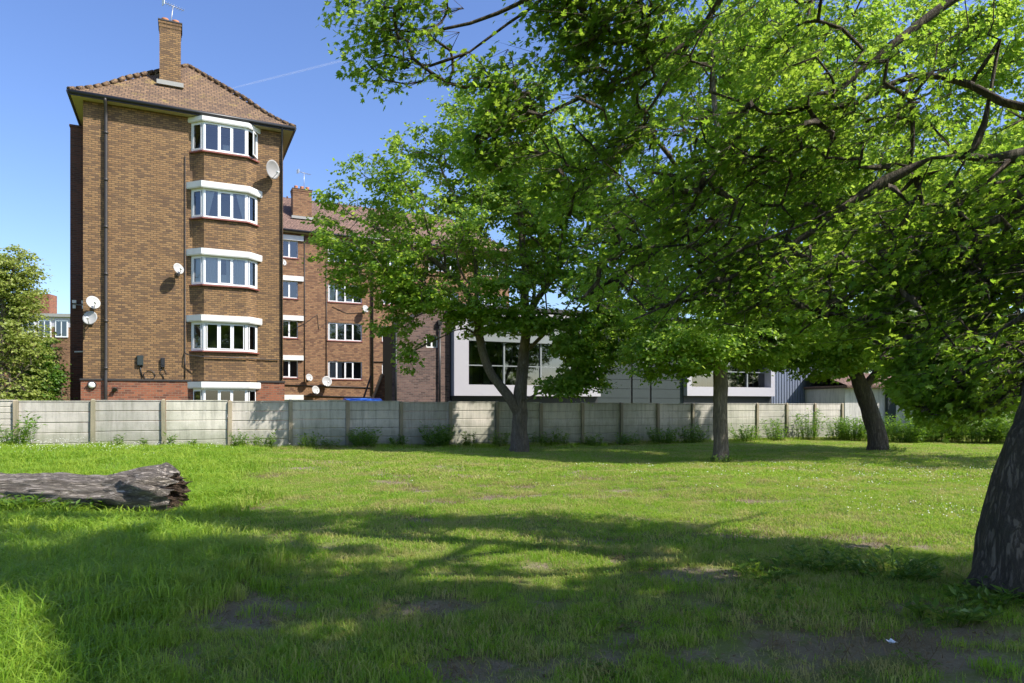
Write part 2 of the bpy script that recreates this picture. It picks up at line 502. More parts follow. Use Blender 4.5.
def leaves(name, pos, nrm, dirv, size, tmpl, mat, parent):
    TV, TF = tmpl
    nrm = unit(nrm); dirv = unit(dirv - nrm * (dirv * nrm).sum(1, keepdims=True))
    sx = np.cross(dirv, nrm)
    V = (pos[:, None, :] + size[:, None, None] * (sx[:, None, :] * TV[None, :, 0:1] + dirv[:, None, :] * TV[None, :, 1:2] + nrm[:, None, :] * TV[None, :, 2:3]))
    n = len(pos); k = len(TV)
    T = (TF[None] + (np.arange(n) * k)[:, None, None]).reshape(-1, 3)
    return np_mesh(name, V.reshape(-1, 3), T, mat, parent)


def grow(skel, targets, bf=.35, step=.5, sag=.0):
    """grow twigs from limb polylines to every target point (least path), return nodes, parents, weights and limb radii"""
    pos = []; par = []; rad = []; plen = []
    for pts, r0, r1, root in skel:
        pts = [np.array(p, float) for p in pts]
        # Catmull-Rom resample
        out = []
        for i in range(len(pts) - 1):
            p0 = pts[max(i - 1, 0)]; p1 = pts[i]; p2 = pts[i + 1]; p3 = pts[min(i + 2, len(pts) - 1)]
            m = max(2, int(np.linalg.norm(p2 - p1) / (.1 if r0 > .2 and i < 3 else .22)))
            for k in range(m):
                t = k / m
                out.append(.5 * ((2 * p1) + (-p0 + p2) * t + (2 * p0 - 5 * p1 + 4 * p2 - p3) * t ** 2 + (-p0 + 3 * p1 - 3 * p2 + p3) * t ** 3))
        out.append(pts[-1])
        prev = -1; L = 0
        if root and pos:
            A = np.array(pos); dd = ((A - out[0]) ** 2).sum(1); prev = int(dd.argmin()); L = plen[prev]
            if dd[prev] < .02: out = out[1:]
        tot = len(out)
        for k, p in enumerate(out):
            jit = np.array(mnoise.noise_vector(Vector(p * .9))) * .07 * min(1, k / 3)
            p = p + jit
            if prev >= 0: L += np.linalg.norm(p - pos[prev])
            pos.append(p); par.append(prev); rad.append(r0 + (r1 - r0) * k / max(1, tot - 1)); plen.append(L)
            prev = len(pos) - 1
    n_sk = len(pos)
    T = np.asarray(targets, float)
    best = np.full(len(T), 1e9); bi = np.zeros(len(T), int)
    A = np.array(pos); PL = np.array(plen)
    usable = np.array([r < 9 for r in rad])
    for i in range(n_sk):
        if A[i, 2] < 1.3 or i % 2 or rad[i] > .45 * max(rad): continue
        c = np.linalg.norm(T - A[i], axis=1) + bf * PL[i]
        u = c < best; best[u] = c[u]; bi[u] = i
    alive = np.ones(len(T), bool)
    tip = []
    for _ in range(len(T)):
        k = int(np.where(alive, best, 1e9).argmin())
        alive[k] = False
        p0 = pos[bi[k]]; p1 = T[k]; dvec = p1 - p0; L = np.linalg.norm(dvec)
        bow = RNG.normal(0, .12 * L, 3); m = max(1, int(L / step + .5)); prev = int(bi[k])
        for j in range(1, m + 1):
            t = j / m
            p = p0 + dvec * t
            p = p + np.array([0, 0, sag * L * 4 * t * (1 - t)])
            if j < m: p = p + RNG.normal(0, .05 * min(L, 1.5), 3) + bow * math.sin(math.pi * t)
            pl = plen[prev] + np.linalg.norm(p - pos[prev])
            pos.append(p); par.append(prev); rad.append(0); plen.append(pl); prev = len(pos) - 1
            c = np.linalg.norm(T - p, axis=1) + bf * pl
            u = c < best; best[u] = c[u]; bi[u] = prev
        tip.append(prev)
    pos = np.array(pos); par = np.array(par)
    w = np.zeros(len(pos)); w[tip] = 1
    for i in range(len(pos) - 1, -1, -1):
        if par[i] >= 0: w[par[i]] += w[i]
    return pos, par, w, np.array(rad), n_sk, np.array(tip)


def wood(name, pos, par, w, rad, n_sk, mat, parent, tipr=.006, pw=.45, minr=0.0, flare=None, cap=.04):
    r = np.maximum(rad, tipr * np.maximum(w, 1) ** pw)
    r[:n_sk] = np.maximum(rad[:n_sk], np.minimum(r[:n_sk], rad[:n_sk] * 1.15))
    for i in range(n_sk, len(r)):
        q = par[i]; r[i] = min(r[i], r[q] * (.75 if q < n_sk else 1.0), cap)
    if flare:
        zb, amt, hh = flare
        r = r * np.where(np.arange(len(r)) < n_sk, 1 + amt * np.exp(-np.maximum(pos[:, 2] - zb, 0) / hh), 1)
    kids = [[] for _ in pos]
    for i, p in enumerate(par):
        if p >= 0: kids[p].append(i)
    starts = [i for i in range(len(pos)) if par[i] < 0]
    mb = MB(); stack = [(s, -1) for s in starts]
    while stack:
        i, p0 = stack.pop()
        ch = [] if p0 < 0 else [p0]
        while True:
            ch.append(i)
            ks = kids[i]
            if not ks: break
            ks = sorted(ks, key=lambda k: (-(r[k]), k))
            for k in ks[1:]: stack.append((k, i))
            i = ks[0]
        if len(ch) < 2: continue
        rr = [r[c] for c in ch]
        if p0 >= 0: rr[0] = min(rr[0], rr[1] * 1.15)
        mx = max(rr)
        if mx < minr: continue
        ns = 40 if mx > .15 else 9 if mx > .05 else 5 if mx > .015 else 3
        pts = [pos[c] for c in ch]
        if len(rr) > 1: rr[-1] *= .6
        mb.tube(pts, rr, ns, caps=True)
    # knobbly thick wood
    V = np.array(mb.v)
    o = mb.build(name, mat, parent, uv=False)
    return o, r


def roughen(o, amp, zmax=99, freq=2.4):
    me = o.data
    me.update()
    for v in me.vertices:
        c = v.co
        if c.z < zmax:
            nn = mnoise.noise(Vector((c.x * freq * 2.2, c.y * freq * 2.2, c.z * freq * .55))) + .5 * mnoise.noise(Vector((c.x * 9, c.y * 9, c.z * 2))) - .7 * abs(mnoise.noise(Vector((c.x * 13, c.y * 13, c.z * 2.2))))
            v.co = c + v.normal * amp * nn


def sprays(base, n_sub, n_leaf, length, droop, size, rise=0.0, flat=.45, centre=None, sweep=.95):
    """fan of short twigs carrying leaves in flat layers, at each base point"""
    nb = len(base)
    az0 = RNG.uniform(0, 2 * math.pi, nb)
    P = []; Nn = []; D = []; S = []; TW = []
    for s in range(n_sub):
        az = az0 + 2 * math.pi * s / n_sub + RNG.normal(0, .35, nb)
        if centre is not None:
            az = np.arctan2(base[:, 1] - centre[1], base[:, 0] - centre[0]) + (s - (n_sub - 1) / 2) * 2.0 * sweep / n_sub + RNG.normal(0, .3, nb)
        L = length * RNG.uniform(.5, 1.35, nb)
        el = RNG.normal(rise, .22, nb)
        d = np.stack([np.cos(az) * np.cos(el), np.sin(az) * np.cos(el), np.sin(el)], 1)
        side = np.stack([-np.sin(az), np.cos(az), np.zeros(nb)], 1)
        TW.append((base, base + d * L[:, None] + np.array([0, 0, -1]) * (droop * L)[:, None]))
        for k in range(n_leaf):
            t = np.clip((k + RNG.uniform(.2, .9, nb)) / n_leaf, 0, 1) * .85 + .15
            sg = 1 if k % 2 else -1
            p = base + d * (L * t)[:, None] - np.array([0, 0, 1]) * (droop * L * t * t)[:, None]
            p = p + side * (sg * RNG.uniform(.01, .07, nb))[:, None] + RNG.normal(0, .025, (nb, 3))
            nrm = np.stack([RNG.normal(0, flat, nb), RNG.normal(0, flat, nb), RNG.uniform(.45, 1, nb)], 1) + d * RNG.uniform(.1, .8, nb)[:, None]
            dr = d * .6 + side * (sg * .8) + np.array([0, 0, -.25]) + RNG.normal(0, .2, (nb, 3))
            P.append(p); Nn.append(nrm); D.append(dr); S.append(size * RNG.uniform(.5, 1.3, nb) * (1.1 - .35 * t))
    return np.concatenate(P), np.concatenate(Nn), np.concatenate(D), np.concatenate(S), TW


def blob_points(blobs, hollow=.35):
    out = []
    for c, r, n in blobs:
        c = np.array(c); r = np.array(r)
        d = unit(RNG.normal(0, 1, (n * 2, 3)))
        q = RNG.uniform(hollow ** 3, 1, n * 2) ** (1 / 3)
        p = c + d * q[:, None] * r
        # clumpy: keep where a noise field is high
        k = np.array([mnoise.noise(Vector(x * .75)) for x in p])
        p = p[np.argsort(-(k + RNG.uniform(-.35, .35, len(k))))[:n]]
        out.append(p)
    return np.concatenate(out)


def project(p):
    p = np.asarray(p, float)
    Y = np.maximum(p[:, 1], .05)
    return 512 + F_PX * p[:, 0] / Y, HZ - F_PX * (p[:, 2] - EYE) / Y


def make_tree(name, label, base, skel, pts, leafset, mat_bark, group=None, flare=None, rough=(.02, 3), tipr=.006, keep=None, twig_mesh=False, minr=0., bf=.35, sag=0., jit=.2, unseen_big=0, centre=None, rise=0.0):
    root = thing(name, label, 'tree', base, 0, group)
    b = np.array(base)
    P = pts[~shades_open_ground(pts, jit)]
    if keep is not None: P = P[keep(P)]
    pos, par, w, rad, n_sk, tip = grow(skel, P, bf=bf, sag=sag)
    o, r = wood('trunk', pos - b, par, w, rad, n_sk, mat_bark, root, tipr=tipr, flare=flare, minr=minr, cap=.02 if twig_mesh else .04)
    if rough: roughen(o, rough[0], rough[1])
    n_sub, n_leaf, length, droop, size, tmpl, mat = leafset
    thin = [i for i in range(n_sk, len(pos)) if r[i] < .03]
    basep = pos[thin]
    lp, ln, ld, ls, TW = sprays(basep, n_sub, n_leaf, length, droop, size, centre=centre, rise=rise)
    ok = ~shades_open_ground(lp, jit * .6)
    if keep is not None: ok &= keep(lp)
    if unseen_big:  # leaves out of view are enlarged to thicken the shade they cast
        fx, fy = project(lp); out_ = (lp[:, 1] < .5) | (fx < -40) | (fx > 1070) | (fy < -40)
        ls = ls * np.where(out_, unseen_big, 1.0)
    lo = leaves('crown', lp[ok] - b, ln[ok], ld[ok], ls[ok], tmpl, mat, root)
    if twig_mesh:
        V = []; T = []; i = 0
        A = np.concatenate([a for a, _ in TW]); B = np.concatenate([q for _, q in TW])
        m = ~shades_open_ground(B, 0)
        if keep is not None: m &= keep(B)
        A = A[m] - b; B = B[m] - b
        d = unit(B - A); sx = unit(np.cross(d, np.array([0, 0, 1.]))); sy = np.cross(d, sx)
        ra = .0035
        V = np.stack([A + sx * ra, A - sx * ra * .5 + sy * ra * .87, A - sx * ra * .5 - sy * ra * .87, B], 1).reshape(-1, 3)
        T = (np.array([(0, 1, 3), (1, 2, 3), (2, 0, 3)])[None] + (np.arange(len(A)) * 4)[:, None, None]).reshape(-1, 3)
        np_mesh('twigs', V, T, mat_bark, root)
    print(name, 'nodes', len(pos), 'leaves', int(ok.sum()))
    return root

# ================================================================== THE SETTING
def dirt_px(px, py): return px_ground(px, py)
DIRT = []   # x, y, rx, ry, strength
for (px, py, rx, ry, k) in [(235, 612, .38, .42, 1.), (268, 566, .34, .16, .9), (262, 590, .25, .2, .6), (272, 535, .4, .3, .45), (440, 606, .35, .2, .7), (470, 665, .30, .22, .9),
                            (590, 541, .45, .12, 1.), (640, 560, .5, .2, .5), (820, 536, 1.3, .16, 1.), (760, 527, .8, .15, .8), (880, 545, .6, .25, .8),
                            (700, 575, .5, .3, .6), (690, 605, .35, .25, .6), (880, 640, .9, .35, .9), (960, 660, .5, .4, .8), (780, 660, .4, .2, .5), (900, 610, .5, .2, .55),
                            (640, 655, .45, .22, .55), (540, 655, .25, .15, .5), (200, 655, .3, .3, .5), (395, 478, 1.0, .5, .6), (440, 470, 1.2, .8, .55), (540, 470, 1.2, .7, .5), (600, 478, 1.4, .6, .5),
                            (520, 485, 1.1, .4, .6), (480, 466, 1.5, .8, .5), (620, 497, 1.0, .3, .55), (350, 466, 2.4, 1.2, .5), (285, 462, .8, 1.2, .45), (650, 482, 1.2, .5, .3), (330, 545, .35, .2, .5), (410, 520, .5, .25, .4),
                            (381, 476, .45, .5, .95), (398, 483, .4, .5, .9), (416, 491, .4, .4, .9), (440, 503, .4, .3, .8), (466, 477, .4, .5, .9), (488, 497, .5, .3, .8), (533, 497, .9, .25, .8), (330, 463, .8, .7, .7), (300, 470, .4, 1.0, .7), (565, 474, .7, .5, .7), (640, 490, .9, .25, .7), (735, 500, .7, .25, .7), (268, 478, .35, .8, .8), (258, 505, .3, .4, .7), (530, 565, .35, .15, .6), (580, 600, .3, .15, .6), (360, 575, .25, .12, .5), (660, 520, .6, .15, .7), (620, 630, .25, .12, .6)]:
    gx, gy = px_ground(px, py)
    DIRT.append((gx, gy, rx, ry, k))


def dirt(x, y):
    x = np.asarray(x, float); y = np.asarray(y, float)
    m = np.zeros_like(x)
    for gx, gy, rx, ry, k in DIRT:
        m = np.maximum(m, k * np.exp(-(((x - gx) / rx) ** 2 + ((y - gy) / ry) ** 2)))
    nz = np.sin(x * 5.1 + 2 * np.sin(y * 3.3)) * np.sin(y * 6.7 + 1.7 * np.sin(x * 4.1)) + .6 * np.sin(x * 13 + y * 7 + 3 * np.sin(y * 5)) * np.sin(y * 15 - x * 4)
    nf = np.sin(x * 21 + 3 * np.sin(y * 17)) * np.sin(y * 24 + 2 * np.sin(x * 13))
    m = m * (.82 + .5 * nz + .35 * nf) + .085 * nz
    return np.clip(m, 0, 1)


def long_grass(x, y):
    """0 mown .. 1 uncut"""
    b = -.36 * y - .25 + .35 * np.sin(y * 1.3) + .12 * np.sin(y * 4.1)
    a = sstep(.35, -.45, x - b)
    d = -x * ST + y * CT
    e = sstep(FENCE_D - 1.5, FENCE_D - .5, d)
    return np.clip(np.maximum(a, e * .9), 0, 1)


def build_ground():
    xs = np.concatenate([-np.geomspace(40, 2500, 16)[::-1], np.arange(-39, -12, 1.0), np.arange(-12, 14, .14), np.arange(14, 46, 1.0), np.geomspace(47, 2500, 16)])
    ys = np.concatenate([-np.geomspace(6, 2500, 14)[::-1], np.arange(-5, 2.4, .8), np.arange(2.4, 14, .14), np.arange(14, 34, .35), np.arange(34, 70, 2), np.geomspace(72, 2500, 18)])
    X, Y = np.meshgrid(xs, ys)
    Z = ground_z(X, Y)
    D = dirt(X, Y)
    Z = Z - .02 * D * (np.abs(X) < 15) * (Y < 30)
    V = np.stack([X, Y, Z], -1).reshape(-1, 3)
    nx, ny = len(xs), len(ys)
    i = np.arange(nx - 1)[None] + (np.arange(ny - 1) * nx)[:, None]
    T = np.stack([i, i + 1, i + 1 + nx, i + nx], -1).reshape(-1, 4)
    m, nt, out = new_mat('lawn_soil'); n = N(nt)
    g = n('NewGeometry').outputs['Position']
    at_ = nt.nodes.new('ShaderNodeAttribute'); at_.attribute_name = 'bare'
    f = n.noise(g, 7, 6, .7); f2 = n.noise(g, 45, 4, .7); f3 = n.noise(g, .6, 4)
    turf = n.mix(f, (.08, .13, .014), (.18, .21, .035))
    turf = n.mix(n.math('MULTIPLY', f3, .5), turf, (.20, .20, .05))
    soil = n.mix(f, (.13, .10, .062), (.30, .24, .155))
    soil = n.mix(n.ramp(f2, [(.45, (0, 0, 0)), (.65, (1, 1, 1))]), soil, (.26, .215, .14))
    k = n.ramp(n.math('ADD', n.math('ADD', at_.outputs['Fac'], n.math('MULTIPLY', n.math('SUBTRACT', f2, .5), .7)), n.math('MULTIPLY', n.math('SUBTRACT', f, .5), 1.0)), [(.2, (0, 0, 0)), (.55, (1, 1, 1))])
    bs = n('BsdfPrincipled', Base_Color=n.mix(k, turf, soil), Roughness=.95)
    bp = n('Bump', Strength=.8, Distance=.04, Height=f2); nt.links.new(bp.outputs[0], bs.inputs['Normal'])
    nt.links.new(bs.outputs[0], out.inputs[0])
    o = np_mesh('ground', V, T, m, smooth=True)
    a = o.data.attributes.new('bare', 'FLOAT', 'POINT'); a.data.foreach_set('value', D.ravel().astype('f'))
    tag(o, kind='structure')


build_ground()

# ------------------------------------------------------------------ concrete panel fence
POST_S = 1.825
fence_o = site(-5.95 - 5 * POST_S, FENCE_D)
fence = thing('concrete_fence', 'long grey concrete panel fence with slotted posts across the back of the lawn', 'fence', fence_o, TH)
NP = 24
for i in range(NP + 1):
    u = i * POST_S
    p = fence_o + Vector((u * CT, u * ST, 0)); g = gz(p.x, p.y)
    top = 1.58 - .012 * max(0, i - 10) + (.015 if i % 3 else -.01)
    top = max(top, 1.49)
    lean = math.sin(i * 3.7) * .012
    mb = MB()
    w = .058
    vs = [(u - w, -.10, g - .3), (u + w, -.10, g - .3), (u + w, .06, g - .3), (u - w, .06, g - .3)]
    vt = [(u - w + lean, -.10, top), (u + w + lean, -.10, top), (u + w + lean, .06, top), (u - w + lean, .06, top)]
    ap = [(u - w * .5 + lean, -.05, top + .035), (u + w * .5 + lean, -.05, top + .035), (u + w * .5 + lean, .02, top + .035), (u - w * .5 + lean, .02, top + .035)]
    mb.mesh(vs + vt + ap, [(0, 1, 5, 4), (1, 2, 6, 5), (2, 3, 7, 6), (3, 0, 4, 7), (4, 5, 9, 8), (5, 6, 10, 9), (6, 7, 11, 10), (7, 4, 8, 11), (8, 9, 10, 11)])
    mb.build('post', M['post'], fence)
    if i == NP: break
    mb = MB()
    ptop = top - .02; z = ptop; k = 0
    first = (i == 5)
    hh = .17 if first else .295
    while z > g - .25:
        z0 = z - hh
        off = RNG.uniform(-.006, .006)
        x0, x1 = u + .062, u + POST_S - .062
        y0, y1 = -.028 + off, .022 + off
        b = .02
        # plank with chamfered long edges so that the joints read as grooves
        prof = [(y0 + b, z0 + .002), (y0, z0 + b), (y0, z - b), (y0 + b, z - .002), (y1, z - .002), (y1, z0 + .002)]
        vs = [(x0, *q) for q in prof] + [(x1, *q) for q in prof]
        n_ = len(prof)
        mb.mesh(vs, [tuple(range(n_)), tuple(reversed(range(n_, 2 * n_)))] + [(q, n_ + q, n_ + (q + 1) % n_, (q + 1) % n_) for q in range(n_)])
        z = z0; k += 1
    # capping edge
    mb.box((u + .06, -.045, ptop + .001), (u + POST_S - .06, .035, ptop + .03))
    mb.build('panel', M['fence'], fence)

# ------------------------------------------------------------------ wall with openings
def wall_grid(mb, x0, x1, z0, z1, holes, y=0.0, reveal=.1):
    xs = sorted({x0, x1, *[h[0] for h in holes], *[h[1] for h in holes]})
    zs = sorted({z0, z1, *[h[2] for h in holes], *[h[3] for h in holes]})
    for a, b in zip(xs[:-1], xs[1:]):
        for c, d in zip(zs[:-1], zs[1:]):
            mx, mz = (a + b) / 2, (c + d) / 2
            if any(h[0] < mx < h[1] and h[2] < mz < h[3] for h in holes): continue
            mb.face([(a, y, c), (b, y, c), (b, y, d), (a, y, d)])
    for h in holes:
        a, b, c, d = h
        Y = y + reveal
        mb.face([(a, y, c), (a, Y, c), (a, Y, d), (a, y, d)])
        mb.face([(b, Y, c), (b, y, c), (b, y, d), (b, Y, d)])
        mb.face([(a, y, d), (a, Y, d), (b, Y, d), (b, y, d)])
        mb.face([(a, Y, c), (a, y, c), (b, y, c), (b, Y, c)])


def hip_roof(name, x0, x1, y0, y1, z, rise, parent, mat, hip_l=True, hip_r=True, front=True, flare=.22):
    """tiled hipped roof, ridge along the longer side, with a gentle bell-cast at the eaves"""
    mb = MB()
    dx, dy = x1 - x0, y1 - y0
    if dx <= dy:
        h = dx / 2
        r0 = (x0 + h, y0 + h, z + rise); r1 = (x0 + h, y1 - (h if hip_r else 0), z + rise)
    else:
        h = dy / 2
        r0 = (x0 + (h if hip_l else 0), y0 + h, z + rise); r1 = (x1 - (h if hip_r else 0), y0 + h, z + rise)
    c = [(x0, y0, z), (x1, y0, z), (x1, y1, z), (x0, y1, z)]
    def plane(e0, e1, t0, t1):
        e0, e1, t0, t1 = map(Vector, (e0, e1, t0, t1))
        ks = [0, .10, .22, 1.0]
        def q(e, t, k):
            p = e.lerp(t, k)
            p.z = e.z + (t.z - e.z) * (k - (flare * .35 * math.sin(math.pi * min(1, k / .45)) * .45 if k < .45 else 0))
            return p
        for a, b in zip(ks[:-1], ks[1:]):
            mb.face([q(e0, t0, a), q(e1, t1, a), q(e1, t1, b), q(e0, t0, b)])
    if dx <= dy:
        plane(c[0], c[1], r0, r0); plane(c[1], c[2], r0, r1); plane(c[2], c[3], r1, r1); plane(c[3], c[0], r1, r0)
        hips = [(c[0], r0), (c[1], r0), (r0, r1)]
    else:
        plane(c[0], c[1], r0, r1); plane(c[1], c[2], r1, r1); plane(c[2], c[3], r1, r0); plane(c[3], c[0], r0, r0)
        hips = [(c[0], r0), (c[1], r1), (r0, r1)]
    roof = mb.build(name, mat, parent)
    hb = MB()
    for a, b in hips:
        a = Vector(a); b = Vector(b); L = (b - a).length; m = max(2, int(L / .4))
        for k in range(m):
            q0 = a.lerp(b, k / m); q1 = a.lerp(b, (k + 1) / m - .02)
            sag = [0, 0]
            for j, q in enumerate((k / m, (k + 1) / m)):
                if b.z > a.z and q < .45: sag[j] = rise * flare * .35 * math.sin(math.pi * q / .45) * .45
            q0 = q0 + Vector((0, 0, .02 - sag[0])); q1 = q1 + Vector((0, 0, .035 - sag[1]))
            hb.tube([q0, q1], .09, 8)
    hb.build('ridge_tiles', mat, roof)
    return roof


def chimney(parent, x0, x1, y0, y1, z0, z1, mat, pots):
    mb = MB()
    mb.box((x0, y0, z0), (x1, y1, z1 - .32))
    mb.box((x0 - .015, y0 - .015, z1 - .319), (x1 + .015, y1 + .015, z1 - .16))
    mb.box((x0 - .035, y0 - .035, z1 - .159), (x1 + .035, y1 + .035, z1 - .05))
    c = mb.build('chimney', mat, parent)
    mb = MB(); mb.box((x0 - .055, y0 - .055, z1 - .049), (x1 + .055, y1 + .055, z1)); mb.build('coping', M['pipe'], c)
    mb = MB(); mb.box((x0 - .10, y0 - .16, z0 + .98), (x1 + .10, y0 - .002, z0 + 1.16)); mb.build('flashing', M['lead'], c)
    for (px_, py_) in pots:
        mb = MB(); mb.tube([(px_, py_, z1 - .02), (px_, py_, z1 + .06), (px_, py_, z1 + .2), (px_, py_, z1 + .26)], [.15, .13, .115, .14], 14)
        mb.build('pot', M['terracotta'], c)
    return c


def flat_window(parent, x0, x1, z0, z1, panes, y=.07, curtain=None, sill=True, back=True, opener=True, fw=.055):
    """window in a plain opening: outer frame and mullions (one mesh), panes, sill, drawn curtain"""
    mb = MB()
    fd = .05
    mb.box((x0, y, z0), (x0 + fw, y + fd, z1)); mb.box((x1 - fw, y, z0), (x1, y + fd, z1))
    mb.box((x0 + fw, y, z0), (x1 - fw, y + fd, z0 + fw)); mb.box((x0 + fw, y, z1 - fw), (x1 - fw, y + fd, z1))
    w = (x1 - x0 - 2 * fw) / panes
    for k in range(1, panes):
        xm = x0 + fw + w * k
        mb.box((xm - .035, y + .001, z0 + fw), (xm + .035, y + fd - .001, z1 - fw))
    for k in range(panes):       # opening casements: a second slimmer frame
        if opener and k % 2 == 0:
            a = x0 + fw + w * k + .036; b = a + w - .072; s = .03
            mb.box((a, y - .012, z0 + fw + .001), (a + s, y + .0, z1 - fw - .001)); mb.box((b - s, y - .012, z0 + fw + .001), (b, y + .0, z1 - fw - .001))
            mb.box((a + s, y - .012, z0 + fw + .001), (b - s, y + .0, z0 + fw + s)); mb.box((a + s, y - .012, z1 - fw - s), (b - s, y + .0, z1 - fw - .001))
    f = mb.build('window', M['frame'], parent)
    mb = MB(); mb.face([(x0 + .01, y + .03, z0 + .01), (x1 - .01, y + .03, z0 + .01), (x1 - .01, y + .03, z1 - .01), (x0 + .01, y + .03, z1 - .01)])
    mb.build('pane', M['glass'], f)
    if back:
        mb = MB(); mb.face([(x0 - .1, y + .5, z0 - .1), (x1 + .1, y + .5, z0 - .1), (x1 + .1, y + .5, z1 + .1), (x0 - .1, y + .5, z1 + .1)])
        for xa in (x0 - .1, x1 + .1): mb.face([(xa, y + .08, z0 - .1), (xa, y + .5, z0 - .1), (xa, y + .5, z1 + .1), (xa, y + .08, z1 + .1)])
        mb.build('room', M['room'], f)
    if curtain:
        a, b = curtain; mb = MB(); m = 26; pr = None
        for k in range(m + 1):
            xx = a + (b - a) * k / m; yy = y + .14 + .025 * math.sin(k * 1.9)
            if pr: mb.face([(pr[0], pr[1], z0 + .02), (xx, yy, z0 + .02), (xx, yy, z1), (pr[0], pr[1], z1)], True)
            pr = (xx, yy)
        mb.build('curtain', M['curtain'], f)
    if sill:
        mb = MB(); mb.box((x0 - .06, -.05, z0 - .075), (x1 + .06, y - .001, z0 - .003)); mb.build('sill', M['sill'], f)
    return f


# ------------------------------------------------------------------ the tall flats in front
FD = 30.6
flats = thing('apartment_block', 'tall five storey brown brick apartment block with stacked bay windows and hipped roof', 'building', site(0, FD), TH)
X0, X1, DEPTH, EAVE = -3.36, 3.89, 13.0, 13.02
FLOORS = [11.62, 8.95, 6.27, 3.62, .95]
BX0, BX1, BC0, BC1, BP = .36, 2.86, .80, 2.42, .42        # bay: wall joints, front corners, projection
mb = MB()
holes = [(BX0 + .12, BX1 - .12, s, s + 1.15) for s in FLOORS]
wall_grid(mb, X0, X1, 2.42, EAVE, [h for h in holes if h[2] > 2.42], 0, .25)
mb.face([(X0, DEPTH, 0), (X0, 0, 0), (X0, 0, EAVE), (X0, DEPTH, EAVE)])
mb.face([(X1, 0, 0), (X1, DEPTH, 0), (X1, DEPTH, EAVE), (X1, 0, EAVE)])
mb.face([(X1, DEPTH, 0), (X0, DEPTH, 0), (X0, DEPTH, EAVE), (X1, DEPTH, EAVE)])
mb.build('wall', M['brick'], flats)
mb = MB()
wall_grid(mb, X0 - .07, X1 + .05, -.4, 2.38, [holes[-1]], -.06, .3)
mb.face([(X0 - .07, 6, -.4), (X0 - .07, -.06, -.4), (X0 - .07, -.06, 2.38), (X0 - .07, 6, 2.38)])
mb.face([(X1 + .05, -.06, -.4), (X1 + .05, 6, -.4), (X1 + .05, 6, 2.38), (X1 + .05, -.06, 2.38)])
mb.build('plinth', M['brick_red'], flats)
mb = MB()
mb.box((X0 - .10, -.10, 2.381), (BX0 + .0, 5.9, 2.45)); mb.box((BX1 - .0, -.10, 2.381), (X1 + .08, 5.9, 2.45))
mb.build('string_course', M['pipe'], flats)
mb = MB()
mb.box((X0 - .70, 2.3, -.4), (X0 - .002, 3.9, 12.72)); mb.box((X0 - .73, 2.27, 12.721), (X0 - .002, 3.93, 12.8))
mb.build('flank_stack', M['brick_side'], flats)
OV = .42
roof = hip_roof('roof', X0 - OV, X1 + OV, -OV, DEPTH + OV, EAVE + .12, 3.52, flats, M['tiles'])
mb = MB()
mb.box((X0 - OV + .05, -OV + .05, EAVE - .02), (X1 + OV - .05, DEPTH + OV - .05, EAVE + .012))
mb.build('soffit', M['cream'], roof)
mb = MB()
for a, b in (((X0 - OV, -OV), (X1 + OV, -OV)), ((X1 + OV, -OV), (X1 + OV, DEPTH + OV)), ((X0 - OV, -OV), (X0 - OV, DEPTH + OV))):
    mb.tube([(a[0], a[1], EAVE + .075), (b[0], b[1], EAVE + .075)], .075, 10)
    mb.bar((a[0] * .995, a[1] + .04 * (a[1] == b[1]), EAVE + .05), (b[0] * .995, b[1] + .04 * (a[1] == b[1]), EAVE + .05), .04, .17)
mb.build('gutter', M['black'], flats)
mb = MB()
mb.tube([(-2.60, -OV, EAVE + .04), (-2.60, -OV + .02, EAVE - .05), (-2.60, -.14, EAVE - .35), (-2.60, -.12, EAVE - .6), (-2.60, -.12, 2.7), (-2.60, -.17, 2.5), (-2.60, -.17, -.3)], .06, 10)
for z in np.arange(1.0, 12.6, 1.8): mb.tube([(-2.60, -.12 - (.05 if z < 2.5 else 0), z), (-2.60, -.12 - (.05 if z < 2.5 else 0), z + .1)], .075, 10)
mb.build('drainpipe', M['pipe'], flats)
mb = MB()
mb.tube([(3.80, -OV, EAVE + .03), (3.83, -.06, EAVE - .4), (3.83, -.05, 2.5)], .035, 8)
mb.tube([(.13, -.03, 11.4), (.13, -.03, 3.62), (.14, -.10, 3.5), (.3, -.3, 3.42), (BC0, -BP - .04, 3.36), (BC1, -BP - .04, 3.36), (2.9, -.05, 3.36), (3.7, -.05, 3.34)], .022, 6)
mb.tube([(.13, -.03, 2.5), (.13, -.03, 3.5)], .02, 6)
mb.build('waste_pipe', M['pipe'], flats)
chimney(flats, -.82, -.02, 1.45, 2.35, 13.7, 17.42, M['brick'], [(-.62, 1.9), (-.22, 1.9)])

FR = [(BX0, 0), (BC0, -BP), (BC1, -BP), (BX1, 0)]           # bay plan, left to right


def grow_poly(poly, e):
    a = [(poly[0][0] - e * 1.3, 0), (poly[1][0] - e * .6, poly[1][1] - e), (poly[2][0] + e * .6, poly[2][1] - e), (poly[3][0] + e * 1.3, 0)]
    return a


def seg_box(mb, p, q, a, b, y_in, y_out, z0, z1):
    """box along the plan segment p-q between fractions a and b"""
    p = Vector((p[0], p[1], 0)); q = Vector((q[0], q[1], 0)); d = (q - p); n = Vector((d.y, -d.x, 0)).normalized()
    A = p + d * a; B = p + d * b
    poly = [A - n * y_in, A + n * y_out, B + n * y_out, B - n * y_in]
    vs = [(v.x, v.y, z0) for v in poly] + [(v.x, v.y, z1) for v in poly]
    mb.mesh(vs, [(0, 1, 2, 3), (7, 6, 5, 4), (1, 0, 4, 5), (2, 1, 5, 6), (3, 2, 6, 7), (0, 3, 7, 4)])


